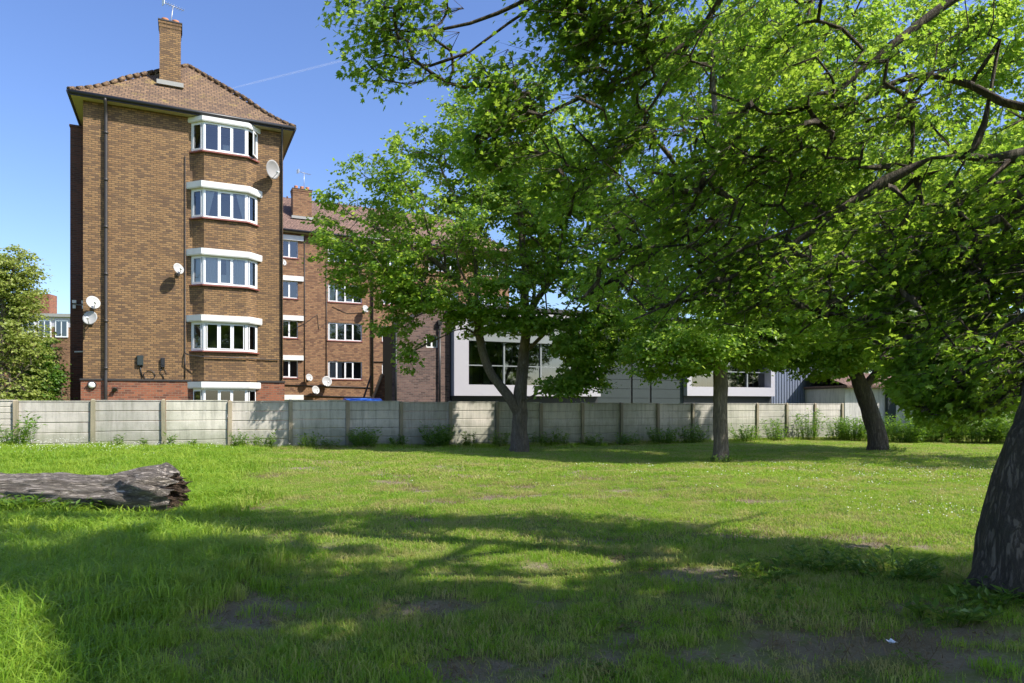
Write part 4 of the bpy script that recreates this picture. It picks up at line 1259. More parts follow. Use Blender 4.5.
# ================================================================== FALLEN LOG
def build_log():
    t = thing('fallen_log', 'weathered grey fallen tree trunk with a jagged broken end lying in the grass', 'log', (-7.12, 9.62, -.03), R(-3.0))
    L0, L1 = -4.2, 2.52
    nx, na = 230, 72
    V = []
    for i in range(nx):
        s = i / (nx - 1)
        for j in range(na):
            a = 2 * math.pi * j / na
            ca, sa = math.cos(a), math.sin(a)
            x = L0 + (L1 - L0) * s
            r = .275 + .02 * math.sin(x * 1.7) + .012 * math.sin(x * 4.3 + a)
            # swelling at the butt, hollowed just before it
            r += .085 * math.exp(-((x - 2.25) / .42) ** 2) * (1 + .5 * sa) - .05 * math.exp(-((x - 1.35) / .38) ** 2) * max(0, sa + .3)
            q = Vector((x * 1.0, ca * 1.6, sa * 1.6))
            r += .040 * mnoise.noise(q * 1.3) + .030 * mnoise.noise(Vector((x * .9, a * 3.2, 0.0)))
            ridge = mnoise.noise(Vector((x * 1.3 + 4, ca * 5.5, sa * 5.5)))
            r += .030 * (1 - abs(ridge) * 2) * .7
            r += .022 * mnoise.noise(Vector((x * 5, ca * 12, sa * 12))) - .03 * max(0, mnoise.noise(Vector((x * .8 + 9, ca * 4, sa * 4))) - .15)
            rough_end = max(0, (x - .9) / 1.6)
            r += rough_end * .10 * mnoise.noise(Vector((x * 3.0, ca * 3, sa * 3)))
            r += rough_end * .075 * mnoise.noise(Vector((x * 2.0, ca * 8, sa * 8)))
            # splintered end: length differs round the circumference
            ex = .16 * mnoise.noise(Vector((ca * 2.2, sa * 2.2, 7))) + .12 * mnoise.noise(Vector((ca * 6, sa * 6, 3)))
            xx = x + ex * max(0, s - .72) / .28
            if s > .97: r *= 1 - (s - .97) / .03 * .25
            V.append((xx, ca * r, .27 + sa * r * .96 + .045 * max(0, (x - 1.0) / 1.5)))
    F = []
    for i in range(nx - 1):
        for j in range(na):
            j2 = (j + 1) % na
            F.append((i * na + j, (i + 1) * na + j, (i + 1) * na + j2, i * na + j2))
    mb = MB(); mb.mesh(V, F, True)
    mb.build('log_body', M['log'], t, uv=False)
    # hollow rotten face of the broken end
    V = []; rings = 9
    e = (nx - 1) * na
    E_ = [Vector(mb.v[e + j]) for j in range(na)]
    c = sum(E_, Vector()) / na
    for r in range(rings + 1):
        k = 1 - r / rings
        for j in range(na):
            p = c.lerp(E_[j], k)
            p.x -= .16 * (1 - k) ** .7 + .12 * (1 - k) * mnoise.noise(Vector((p.y * 9, p.z * 9, 1)))
            p += Vector((0, 0, 0)) if r == 0 else Vector((.05 * mnoise.noise(Vector((p.y * 22, p.z * 22, 5))), 0, 0))
            V.append(p)
    F = [(r * na + j, (r + 1) * na + j, (r + 1) * na + (j + 1) % na, r * na + (j + 1) % na) for r in range(rings) for j in range(na)]
    mb2 = MB(); mb2.mesh(V, F, True); mb2.build('broken_end', M['log_in'], t, uv=False)
    mb3 = MB()
    for k in range(26):
        a = random.uniform(0, 2 * math.pi); rr = random.uniform(.05, .25)
        p = c + Vector((-.08, math.cos(a) * rr, math.sin(a) * rr)); l = random.uniform(.08, .2)
        q = p + Vector((l, random.uniform(-.03, .03), random.uniform(-.03, .05)))
        mb3.tube([p, p.lerp(q, .5), q], [.022, .014, .003], 5)
    mb3.build('splinters', M['log_in'], t, uv=False)


build_log()

# ================================================================== TREES
def frame_guard(allowed):
    """near crown stays clear of the open view beneath and beside it: outline of its lower and left edge"""
    P = np.array(allowed, float)
    def keep(p):
        p = np.asarray(p, float)
        x, y = project(p)
        inside = (p[:, 1] > .4) & (x > -60) & (x < 1100) & (y > -30) & (y < 720)
        ok = in_poly(P, x, y)
        near = (p[:, 1] < 4.2) & inside & (p[:, 2] < 4)
        return (~inside | ok) & ~near & ((p[:, 1] > 1.0) | (p[:, 2] > 3.2))
    return keep


# -- the big tree whose trunk stands at the right edge
def YM(Y): return Y if Y < 6.0 else 6.0 + (Y - 6.0) * .42
NB = np.array([3.93, 5.35, gz(3.93, 5.35) - .05])
def A3(px, py, Y): v = at(px, py, YM(Y)); return (v.x, v.y, v.z)
skel = [
    ([tuple(NB), (4.0, 5.35, .5), (4.12, 5.35, 1.2), (4.45, 5.35, 2.3), (4.85, 5.3, 3.3), (5.1, 5.2, 4.6), (5.0, 5.1, 6.2), (4.7, 5.3, 8.0), (4.5, 5.6, 9.6)], .30, .07, False),
    ([(4.85, 5.3, 3.3), (5.15, 6.2, 4.0), A3(1024, 152, 7.0), A3(930, 157, 7.5), A3(862, 196, 8.0), A3(785, 248, 8.5), A3(705, 290, 8.9), A3(630, 318, 9.2)], .066, .012, True),
    ([(5.05, 5.25, 4.3), (5.6, 6.5, 5.0), A3(1035, 108, 7.8), A3(975, 80, 8.2), A3(915, 71, 8.6), A3(840, 110, 9.0), A3(760, 150, 9.2), A3(690, 215, 9.4)], .055, .012, True),
    ([(5.1, 5.2, 4.6), (5.7, 6.6, 6.2), A3(985, -20, 8.4), A3(900, 36, 8.7), A3(830, 95, 8.9), A3(762, 172, 9.1), A3(700, 225, 9.2), A3(640, 262, 9.3), A3(575, 300, 9.4)], .075, .01, True),
    ([(5.0, 5.1, 6.2), (4.3, 6.2, 7.3), A3(760, -60, 8.3), A3(690, 40, 8.6), A3(600, 92, 8.8), A3(540, 118, 9.0), A3(478, 138, 9.1)], .06, .01, True),
    ([(4.9, 5.1, 6.6), (3.6, 6.6, 7.9), A3(620, -70, 8.0), A3(545, -8, 8.1), A3(505, 20, 8.1), A3(470, 50, 8.2), A3(445, 70, 8.3)], .05, .009, True),
    ([A3(545, -8, 8.1), A3(470, 22, 8.2), A3(410, 32, 8.2), A3(352, 22, 8.1)], .022, .006, True),
    ([A3(470, 50, 8.2), A3(430, 66, 8.3), A3(405, 60, 8.3), A3(380, 52, 8.2)], .016, .005, True),
    ([(4.9, 5.3, 3.4), (5.0, 6.0, 3.5), A3(1030, 200, 6.6), A3(960, 235, 6.9), A3(900, 262, 7.2), A3(840, 300, 7.6), A3(800, 335, 7.9)], .045, .008, True),
    ([(4.45, 5.35, 2.3), (4.5, 5.8, 2.35), A3(1000, 330, 6.1), A3(960, 372, 6.3), A3(925, 405, 6.4)], .03, .006, True),
    ([(4.85, 5.3, 3.3), (3.2, 4.2, 5.0), (1.2, 3.6, 6.6), (-.6, 3.2, 7.4)], .08, .012, True),
    ([(5.1, 5.2, 4.6), (6.5, 4.2, 6.2), (8.2, 3.2, 7.4)], .08, .015, True),
    ([(5.0, 5.1, 6.2), (5.4, 3.4, 7.4), (5.0, 1.2, 8.4)], .07, .012, True),
    ([(5.1, 5.2, 4.6), (7.0, 6.4, 5.4), (9.0, 7.4, 6.2)], .07, .012, True),
    ([(4.85, 5.15, 5.4), (3.0, 3.2, 6.8), (1.4, .8, 7.9)], .06, .012, True),
]
# hanging branches seen against the light
for pts in ([(930, 157, 7.5), (905, 225, 7.8), (880, 262, 8.0), (848, 300, 8.2)], [(1000, 40, 8.2), (985, 120, 8.2), (950, 180, 8.3), (900, 250, 8.5), (862, 292, 8.6)],
            [(762, 172, 9.1), (742, 210, 9.1), (735, 240, 9.2), (700, 262, 9.2)], [(862, 196, 8.0), (800, 225, 8.2), (720, 260, 8.5), (650, 330, 8.8)],
            [(915, 71, 8.6), (890, 130, 8.7), (868, 190, 8.7)], [(690, 40, 8.6), (662, 90, 8.7), (640, 120, 8.8), (590, 165, 8.9)]):
    skel.append(([A3(*p) for p in pts], .02, .006, True))
blobs = [((-.19, 8.2, 5.95), (1.3, .7, .95), 110), ((-1.35, 8.1, 5.85), (1.0, .5, .6), 80), ((.55, 8.4, 4.95), (1.2, .8, .8), 100), ((1.15, 8.2, 6.4), (1.5, .7, .9), 100),
         ((2.0, 8.7, 4.6), (1.6, 1.3, 1.4), 115), ((2.2, 9.0, 3.2), (1.6, 1.0, .9), 110), ((3.6, 8.2, 4.2), (1.7, 1.4, 1.6), 140), ((5.0, 8.0, 4.8), (1.6, 1.5, 1.6), 115),
         ((4.1, 7.4, 2.9), (1.3, 1.0, .7), 100), ((4.2, 6.6, 2.4), (1.0, .7, .8), 110), ((3.9, 6.3, 1.75), (.6, .5, .45), 40), ((4.9, 6.8, 3.2), (1.0, 1.0, 1.0), 90),
         ((2.4, 8.3, 6.6), (2.2, 1.6, 1.3), 110), ((1.0, 4.6, 7.2), (3.0, 1.7, 1.3), 170), ((4.0, 4.5, 8.2), (3.2, 3.0, 1.6), 60), ((4.8, 1.2, 7.2), (3.4, 2.2, 1.6), 330), ((8.2, .6, 7.4), (2.8, 2.6, 1.7), 260), ((6.2, 3.0, 5.0), (1.4, 1.0, .8), 60),  # lobes overhead and beside the viewpoint are unseen, placed to shade the foreground
         ((1.6, 2.0, 7.2), (3.0, 2.2, 1.4), 230), ((-.6, 3.4, 7.0), (1.8, 2.0, 1.1), 80), ((1.9, 3.9, 5.6), (1.8, 1.4, 1.0), 70), ((4.0, -1.5, 7.6), (3.2, 2.0, 1.5), 50), ((3.4, 2.6, 6.7), (2.0, 1.6, .9), 220), ((6.6, 2.4, 6.6), (2.0, 1.6, .9), 230), ((9.2, 2.6, 6.6), (2.2, 1.8, 1.0), 230), ((4.75, 6.5, 2.15), (.5, .5, .5), 40), ((4.1, 6.1, 1.75), (.5, .4, .38), 46), ((4.55, 6.2, 1.9), (.55, .4, .5), 46), ((5.0, 6.6, 2.8), (.6, .6, .6), 40)]
ALLOW = [(1100, -30), (318, -30), (318, 30), (350, 95), (395, 112), (425, 78), (470, 92), (488, 92), (470, 128), (440, 150), (470, 175), (520, 185), (540, 235), (565, 295), (620, 322), (660, 318), (700, 330), (760, 352), (800, 350), (860, 345),
         (880, 385), (915, 420), (955, 452), (1000, 448), (1040, 430), (1100, 440)]
keepn = frame_guard(ALLOW)
BP_ = blob_points([(c, r, int(n * 1.2)) for c, r, n in blobs], .2)
k_ = np.array([YM(y) / y if y > 6.0 else 1.0 for y in BP_[:, 1]])[:, None]
BP_ = np.array([0, 0, EYE]) + (BP_ - np.array([0, 0, EYE])) * k_
near_tree = make_tree('maple_tree', 'big dark leaning trunk at the right edge with branches arching over the lawn', tuple(NB), skel, BP_,
                      (5, 7, .50, .22, .078, LEAF_MAPLE, M['leaf_near']), M['bark_dark'], 'trees on the lawn', flare=(.0, .32, .22), rough=(.045, 4.5), tipr=.0042, keep=keepn, twig_mesh=True, bf=.14, sag=.03, unseen_big=2.1, centre=(5.2, 5.0), rise=-.12)

# -- forked tree in the middle
B2 = np.array([.23, 22.7, gz(.23, 22.7) - .05])
skel = [
    ([tuple(B2), (.24, 22.7, .7), (.26, 22.7, 1.5), (.36, 22.7, 2.6), (.42, 22.8, 4.2), (.40, 22.8, 6.2), (.2, 22.9, 8.2), (-.1, 22.9, 10.2)], .30, .05, False),
    ([(.22, 22.65, 1.15), (-.15, 22.5, 1.75), (-.75, 22.4, 2.6), (-1.0, 22.3, 3.4), (-1.15, 22.3, 4.4), (-1.6, 22.2, 5.3), (-2.5, 22.0, 6.1), (-3.6, 21.9, 6.8), (-5.0, 21.8, 7.4)], .17, .03, True),
    ([(-1.1, 22.3, 4.2), (-2.0, 22.0, 4.5), (-3.0, 21.7, 4.9), (-4.0, 21.5, 5.3)], .06, .02, True),
    ([(-1.15, 22.3, 4.6), (-1.2, 22.5, 6.2), (-1.8, 22.8, 8.0), (-2.4, 23, 9.4)], .08, .025, True),
    ([(.42, 22.8, 4.2), (1.3, 22.4, 5.6), (2.4, 22.0, 7.0), (3.2, 21.8, 8.2)], .10, .03, True),
    ([(.42, 22.8, 3.2), (1.4, 22.2, 4.0), (2.6, 21.8, 4.4), (3.8, 21.5, 4.8)], .07, .02, True),
    ([(.30, 22.7, 1.5), (.9, 22.0, 1.85), (1.6, 21.5, 2.0), (2.4, 21.2, 2.1)], .04, .01, True),
    ([(.40, 22.8, 5.5), (.3, 24.0, 7.0), (.2, 25.2, 8.6)], .08, .02, True),
]
blobs = [((-4.2, 21.8, 7.0), (2.0, 2.0, 2.2), 190), ((-2.2, 22.2, 8.3), (2.2, 2.2, 2.1), 190), ((-.3, 22.8, 10.2), (2.1, 2.2, 2.3), 190), ((1.6, 22.4, 8.6), (2.3, 2.3, 2.4), 210), ((0, 22.4, 6.8), (2.6, 2.4, 1.6), 170), ((4.4, 25.0, 6.0), (1.8, 1.4, 2.0), 120), ((2.9, 21.6, 3.6), (1.3, 1.0, 1.0), 70), ((1.4, 21.8, 5.0), (1.4, 1.2, 1.0), 70), ((.3, 21.5, 4.15), (1.6, .8, .5), 70), ((2.1, 21.4, 2.9), (1.0, .8, .8), 60), ((-1.5, 21.2, 5.0), (2.2, 1.2, .8), 90),
         ((-2.6, 21.8, 5.6), (1.7, 1.6, 1.2), 100), ((3.2, 22.0, 6.5), (2.2, 2.2, 2.6), 190), ((2.2, 21.6, 3.7), (1.0, 1.2, 1.3), 90), ((3.7, 22.3, 4.6), (1.3, 1.2, 1.2), 70), ((1.7, 21.3, 2.05), (1.1, .6, .35), 40),
         ((-3.4, 21.6, 4.4), (.9, .8, .9), 34), ((-2.9, 21.5, 3.3), (.4, .4, .9), 12), ((-1.3, 21.9, 4.1), (.9, .8, .5), 26), ((.2, 25.3, 8.0), (3.0, 1.6, 2.4), 120)]
make_tree('maple_tree', 'forked tree in front of the middle of the fence with a curving left limb', tuple(B2), skel, blob_points([(c, r, int(n * 1.5)) for c, r, n in blobs], .15),
          (5, 6, .52, .1, .155, LEAF_KITE, M['leaf_mid']), M['bark'], 'trees on the lawn', flare=(B2[2], .35, .3), rough=(.03, 4), tipr=.0062, bf=.3, centre=(.2, 22.8), rise=.05)

# -- straight pale trunk right of it
B3 = np.array([5.42, 18.0, gz(5.42, 18.0) - .05])
skel = [
    ([tuple(B3), (5.43, 18, 1.0), (5.46, 18, 2.4), (5.5, 18.1, 4.5), (5.5, 18.2, 7), (5.4, 18.3, 9.5), (5.3, 18.4, 11.5)], .21, .04, False),
    ([(5.46, 18, 2.6), (4.5, 18.0, 3.6), (3.4, 18.1, 4.6), (2.4, 18.2, 5.4)], .06, .015, True),
    ([(5.48, 18, 3.2), (6.5, 17.9, 4.4), (7.6, 17.9, 5.6)], .06, .015, True),
    ([(5.5, 18.1, 5.0), (4.4, 18.6, 6.6), (3.4, 19, 8.4)], .06, .015, True), ([(5.5, 18.1, 5.4), (6.6, 18.6, 7.2), (7.4, 19, 9.2)], .06, .015, True),
    ([(5.46, 18, 2.4), (5.0, 17.4, 2.5), (4.2, 16.9, 2.5)], .03, .01, True),
]
blobs = [((4.3, 17.8, 2.75), (1.4, 1.1, .7), 130), ((6.2, 18.4, 3.0), (1.2, 1.0, .6), 70), ((5.6, 17.8, 3.6), (1.8, 1.6, 1.0), 150), ((6.9, 18, 4.2), (1.6, 1.6, 1.2), 130), ((3.4, 18.3, 5.0), (2.0, 1.9, 1.6), 170), ((5.3, 18.4, 6.4), (2.4, 2.2, 2.0), 210),
         ((7.2, 18.5, 6.9), (2.2, 2.2, 2.0), 170), ((3.6, 18.8, 8.0), (2.2, 2.2, 2.0), 170), ((5.4, 18.6, 9.6), (2.6, 2.4, 2.2), 210), ((7.4, 19, 9.6), (2.2, 2.2, 2.2), 150), ((5.2, 18.6, 11.8), (2.2, 2.0, 1.4), 100)]
make_tree('maple_tree', 'straight pale trunk with low hanging leaves in front of the white framed windows', tuple(B3), skel, blob_points([(c, r, int(n * 1.6)) for c, r, n in blobs], .1),
          (5, 6, .48, .12, .135, LEAF_KITE, M['leaf_mid']), M['bark'], 'trees on the lawn', flare=(B3[2], .3, .25), rough=(.02, 4), tipr=.006, bf=.3, centre=(5.45, 18.2), rise=.05)

# -- dark leaning tree near the right end of the fence
B4 = np.array([12.05, 22.7, gz(12.05, 22.7) - .05])
skel = [
    ([tuple(B4), (11.95, 22.7, .7), (11.7, 22.7, 1.5), (11.4, 22.7, 2.3), (11.1, 22.7, 3.2), (10.9, 22.8, 5), (11, 22.9, 7.5), (11.3, 23, 10.5), (11.6, 23.2, 13.6)], .31, .05, False),
    ([(11.5, 22.7, 1.95), (11.85, 22.65, 2.35), (12.5, 22.6, 3.0), (13.4, 22.5, 4.0), (14.6, 22.4, 5.2)], .13, .03, True),
    ([(11.3, 22.7, 2.4), (10.3, 22.3, 3.0), (9.2, 22.0, 3.4), (8.0, 21.8, 3.6)], .10, .02, True),
    ([(10.9, 22.8, 4.6), (9.4, 22.6, 6.4), (8.4, 22.6, 8.2)], .09, .02, True), ([(12.5, 22.6, 3.0), (13.0, 23.2, 5.5), (13.8, 23.5, 8.5)], .09, .02, True),
    ([(11.3, 22.7, 2.3), (11.4, 21.6, 3.0), (11.6, 20.4, 3.6)], .06, .02, True),
]
blobs = [((9.2, 21.9, 3.5), (2.0, 1.6, .95), 150), ((9.6, 21.6, 2.75), (1.5, 1.0, .5), 80), ((13.7, 21.6, 2.9), (1.3, 1.0, .55), 80), ((8.0, 24.6, 7.0), (2.2, 1.6, 2.4), 170), ((11.2, 26, 6.5), (2.6, 1.6, 2.6), 150), ((11.6, 21.4, 3.7), (2.0, 1.8, 1.0), 150), ((13.6, 22.0, 4.0), (1.9, 1.8, 1.1), 130), ((8.9, 22.4, 5.8), (2.4, 2.2, 1.9), 180), ((11.3, 22.4, 6.4), (2.6, 2.4, 2.1), 200), ((14, 22.8, 6.6), (2.5, 2.4, 2.2), 180),
         ((8.8, 22.8, 8.8), (2.5, 2.4, 2.2), 180), ((11.4, 23, 9.8), (2.8, 2.6, 2.4), 210), ((14.2, 23.2, 9.6), (2.6, 2.6, 2.4), 170), ((11.5, 23.2, 12.4), (3.0, 2.6, 2.0), 150), ((16.2, 22.8, 7.6), (2.0, 2.2, 3.0), 130), ((17.6, 23.2, 10.8), (2.6, 2.4, 3.0), 150), ((15, 23.4, 13), (3, 2.6, 2), 110), ((12, 23.8, 15), (5, 2.6, 2), 230), ((7.6, 23.2, 12.6), (2.8, 2.4, 2.2), 160), ((17.6, 23.6, 14.4), (3.6, 2.6, 2.6), 180)]
make_tree('maple_tree', 'dark trunk leaning left and forking low near the right end of the fence', tuple(B4), skel, blob_points([(c, r, int(n * 1.4)) for c, r, n in blobs], .1),
          (5, 6, .55, .12, .16, LEAF_KITE, M['leaf_mid']), M['bark_dark'], 'trees on the lawn', flare=(B4[2], .35, .3), rough=(.03, 4), tipr=.006, bf=.3, centre=(11.3, 22.9), rise=.05)


# -- a tree added just outside the right edge to throw shade across the far lawn
B5 = np.array([15.9, 16.6, gz(15.9, 16.6) - .05])
skel = [([tuple(B5), (15.9, 16.6, 2), (15.8, 16.6, 4.5), (15.7, 16.7, 6.2), (15.6, 16.8, 7.8)], .26, .05, False)]
for k in range(8):
    a = k * 2.4; z = 2.8 + .45 * k
    skel.append(([(15.8, 16.6, z), (15.8 + 1.8 * math.cos(a), 16.6 + 1.8 * math.sin(a), z + .9), (15.8 + 3.4 * math.cos(a), 16.6 + 3.4 * math.sin(a), z + 1.3)], .07, .015, True))
blobs = [((15.5, 16.6, 5.2), (3.4, 3.0, 1.7), 260), ((14.8, 17.2, 7.4), (2.8, 2.2, 1.3), 170), ((12.4, 17.0, 7.2), (2.6, 1.8, 1.2), 420), ((10.6, 17.8, 6.6), (1.8, 1.4, 1.0), 230), ((9.0, 18.6, 7.0), (1.7, 1.4, 1.0), 190), ((13.0, 18.6, 5.4), (2.2, 1.6, 1.0), 200)]
make_tree('maple_tree', 'maple added just beyond the right edge to shade the far lawn', tuple(B5), skel, blob_points(blobs, .1),
          (5, 6, .5, .12, .14, LEAF_KITE, M['leaf_mid']), M['bark_dark'], 'trees on the lawn', flare=(B5[2], .35, .3), rough=(.02, 4), tipr=.006, bf=.3, centre=(15.7, 16.7), rise=.05)


# -- trees behind the fence
def back_tree(label, base, h, rx, n, lsize, mat, low=1.5, keepit=None, spray=.6):
    b = np.array(base)
    skel = [([tuple(b), tuple(b + [0, 0, h * .3]), tuple(b + [.1, 0, h * .6]), tuple(b + [0, .1, h * .85])], .18 * h / 8, .03, False)]
    for k in range(7):
        a = k * 2.4; z = h * (.22 + .09 * k)
        skel.append(([tuple(b + [0, 0, z]), tuple(b + [math.cos(a) * rx * .4, math.sin(a) * rx * .4, z + h * .08]), tuple(b + [math.cos(a) * rx * .75, math.sin(a) * rx * .75, z + h * .14])], .05 * h / 8, .015, True))
    bl = [((b[0], b[1], h * .45), (rx, rx, h * .33), n), ((b[0] + .2 * rx, b[1], h * .72), (rx * .72, rx * .72, h * .26), int(n * .6)), ((b[0] - .3 * rx, b[1], h * .62), (rx * .7, rx * .7, h * .26), int(n * .4)), ((b[0], b[1], max(low, h * .2)), (rx * .9, rx * .9, h * .15), int(n * .3))]
    make_tree('tree', label, base, skel, blob_points(bl, .2), (5, 6, spray, .1, lsize, LEAF_KITE, mat), M['bark'], 'trees beyond the fence', rough=None, tipr=.007)


back_tree('tallest pale yellow green tree rising above the fence at the left edge', (-18.7, 25.2, .2), 7.6, 1.55, 420, .12, M['leaf_far'], spray=.42)
back_tree('bright green bushy tree close to the left flank of the tall flats', (-17.75, 26.4, .2), 4.1, .72, 150, .12, M['leaf_bush'], low=.8, spray=.36)
back_tree('smaller pale tree between the tall pale tree and the flats', (-18.9, 27.4, .1), 4.6, .85, 130, .12, M['leaf_far'], spray=.4)
back_tree('rounded green tree beyond the shrubs near the right edge', (25.5, 36.5, -.1), 6.5, 2.6, 260, .17, M['leaf_bush'], low=1.0)
back_tree('broad green tree furthest right beyond the shrubs', (31, 38, -.1), 7.5, 3.0, 260, .18, M['leaf_mid'], low=1.0)
back_tree('large distant tree behind the outbuilding at the right', (26, 47, -.1), 10.5, 4.5, 330, .24, M['leaf_mid'], spray=.8)


# ================================================================== PLANTS
def plant(name, label, cat, loc, n_stem, h, spread, leaf, n_leaf, mat, group, tmpl=LEAF_LONG, up=.5):
    t = thing(name, label, cat, (loc[0], loc[1], gz(loc[0], loc[1]) - .02), 0, group)
    mb = MB(); P = []; Nn = []; D = []; S = []
    if name == 'shrub': n_stem = int(n_stem * 1.9)
    for s in range(n_stem):
        a = RNG.uniform(0, 6.28); r = spread * math.sqrt(RNG.uniform(0, 1)) * (.6 if n_stem > 12 else .08)
        p0 = np.array([math.cos(a) * r, math.sin(a) * r, 0]); hh = h * RNG.uniform(.5, 1.1) * (1 - .4 * (r / max(spread, .01)) ** 2)
        out = np.array([math.cos(a), math.sin(a), 0]) * spread * RNG.uniform(.1, .55)
        p1 = p0 + out * .4 + [0, 0, hh * .6]; p2 = p0 + out + [0, 0, hh]
        mb.tube([p0, p1, p2], [.006, .005, .002], 4)
        for k in range(n_leaf):
            u = .12 + .88 * (k + RNG.uniform(0, 1)) / n_leaf
            q = p0 * (1 - u) ** 2 + 2 * u * (1 - u) * p1 + u * u * p2
            b = RNG.uniform(0, 6.28); d = np.array([math.cos(b), math.sin(b), RNG.uniform(-.35, .5)])
            P.append(q + d * leaf * .15); D.append(d); Nn.append(np.array([-d[0] * up, -d[1] * up, 1]) + RNG.normal(0, .25, 3)); S.append(leaf * RNG.uniform(.6, 1.2))
    mb.build('stem', M['leaf_weed'], t, uv=False)
    P = np.array(P); leaves('foliage', P, np.array(Nn), np.array(D), np.array(S), tmpl, mat, t)
    return t


def fence_pt(px, off):
    """foot of the fence where it crosses pixel column px, `off` metres in front"""
    t_ = (px - 512) / F_PX; d = FENCE_D - off
    Y = d / (CT - t_ * ST); return (t_ * Y, Y)


W = M['leaf_weed']; BU = M['leaf_bush']
for px, off, ns, h, sp, lab in [
    (12, .8, 46, .95, .75, 'big rounded nettle clump below the leftmost fence panel'),
    (118, .3, 9, .38, .3, 'small upright weed left of the third fence post'),
    (143, .3, 7, .36, .25, 'thin pale weed in the sun just right of the first wide panel'),
    (172, .3, 12, .42, .3, 'tall leafy weed standing alone in the sun below the window bays'),
    (192, .3, 8, .3, .3, 'low weed under the leaf shadow on the fence'),
    (240, .4, 26, .55, .35, 'dark grassy weed clump at the start of the shaded fence'),
    (265, .4, 26, .6, .4, 'dense dark weed clump below the tall flats right corner'),
    (310, .5, 28, .52, .42, 'rounded dark weed clump below the blue bin'),
    (331, .5, 18, .42, .35, 'small dark weed clump just right of the one below the blue bin'),
    (364, .6, 60, .72, .62, 'bramble clump below the sloping stair wall'),
    (396, .5, 24, .5, .4, 'low weed clump below the dark brick extension'),
    (437, .7, 70, .85, .65, 'biggest bramble bush at the fence, left of the sunlit panel'),
    (469, .5, 20, .62, .3, 'pale upright weed against the sunlit fence panel'),
    (500, .6, 34, .6, .42, 'leafy weed clump just left of the forked trunk'),
    (540, .6, 26, .55, .4, 'dark weed clump just right of the forked trunk'),
    (560, .6, 34, .66, .45, 'bramble clump two steps right of the forked trunk'),
    (592, .7, 30, .5, .5, 'low dark weed clump below the cladding'),
    (628, .8, 40, .55, .6, 'spreading dark weed clump between the two middle trees'),
    (664, .9, 54, .7, .75, 'wide nettle clump left of the straight pale trunk'),
    (692, 1.0, 48, .75, .7, 'tall nettle clump close behind the straight pale trunk'),
    (744, .9, 50, .7, .7, 'nettle clump right of the straight pale trunk'),
    (776, .9, 46, 1.0, .6, 'climbing bramble in front of the dappled fence end'),
    (808, .9, 70, 1.45, .8, 'tall bramble thicket in front of the last fence panels'),
    (838, 1.2, 50, 1.1, .7, 'bramble thicket just left of the dark leaning trunk')]:
    plant('weed_clump', lab, 'weeds', fence_pt(px, off), ns, h, sp, .12 + .03 * (ns > 40), 9, W if ns < 40 else BU, 'weeds along the foot of the fence')
for px, Y, ns, h, sp, lab in [
    (905, 28.5, 110, 1.25, 1.1, 'dark shrub right of the leaning trunk, in front of the pale outbuilding'),
    (940, 29.5, 130, 1.55, 1.25, 'tallest sunlit shrub right of the leaning trunk'),
    (978, 28.5, 110, 1.35, 1.2, 'rounded shrub half hidden behind the hanging leaves'),
    (1015, 27.5, 100, 1.2, 1.2, 'shrub behind the near trunk at the right edge'),
    (855, 30.5, 80, 1.1, .9, 'pale leafy shrub behind the dark leaning trunk'),
    (1060, 26.5, 90, 1.2, 1.1, 'shrub just outside the right edge of the lawn view')]:
    plant('shrub', lab, 'shrub', ((px - 512) / F_PX * Y, Y), ns, h, sp, .15, 10, BU, 'shrubs at the right end of the lawn')
for px, py, ns, h, sp, lab in [
    (30, 515, 40, .30, .38, 'nettle tuft under the left end of the fallen log'),
    (70, 516, 26, .22, .3, 'small nettle tuft under the middle of the fallen log'),
    (108, 512, 34, .26, .4, 'nettle tuft below the hollow of the fallen log'),
    (150, 508, 30, .26, .35, 'nettle tuft below the broken end of the fallen log'),
    (10, 517, 30, .26, .35, 'nettle tuft at the far left below the fallen log')]:
    plant('nettle_tuft', lab, 'weeds', px_ground(px, py), ns, h, sp, .10, 8, W, 'nettles along the fallen log')
for X, Y, ns, h, sp, lab in [
    (3.25, 5.9, 46, .22, .45, 'leafy ground weed just left of the near trunk'), (2.75, 6.3, 34, .17, .42, 'low leafy weed two steps left of the near trunk'),
    (3.5, 5.05, 26, .15, .35, 'low weed in front of the near trunk'), (2.2, 6.0, 22, .12, .35, 'sparse weed on the bare soil left of the near trunk'), (3.0, 4.75, 20, .16, .3, 'tiny weed patch on the dark soil at lower right'), (4.6, 6.0, 40, .4, .4, 'weed clump behind the near trunk'),
    (5.35, 17.7, 26, .25, .35, 'low weeds round the foot of the straight pale trunk'), (12.4, 22.3, 22, .25, .4, 'low weeds at the foot of the dark leaning trunk')]:
    plant('ground_weed', lab, 'weeds', (X, Y), ns, h, sp, .085, 7, W, 'weeds growing round the trunks')
# leafy shoot growing from the near trunk
t = plant('trunk_shoot', 'yellowish leafy shoot sprouting in front of the near trunk', 'shoot', (3.72, 4.86), 6, .42, .16, .10, 6, M['leaf_far'], None, LEAF_MAPLE)

# scraps of litter
for px, py, sz, lab in [(891, 648, .03, 'crumpled white scrap of paper on the bare soil at lower right'), (222, 527, .03, 'small white scrap of paper in the shade by the long grass')]:
    x, y = px_ground(px, py)
    mb = MB(); g = 7; P = {}
    for i in range(g):
        for j in range(g):
            q = Vector(((i / (g - 1) - .5) * 2 * sz, (j / (g - 1) - .5) * 1.6 * sz, 0)); q.z = .03 + .02 * mnoise.noise(q * 45) + .01 * abs(q.x) / sz; P[i, j] = q
    for i in range(g - 1):
        for j in range(g - 1): mb.face([P[i, j], P[i + 1, j], P[i + 1, j + 1], P[i, j + 1]])
    o = mb.build('paper_scrap', M['paper'], loc=(x, y, gz(x, y)), uv=False); tag(o, lab, 'litter', 'white paper scraps on the lawn')


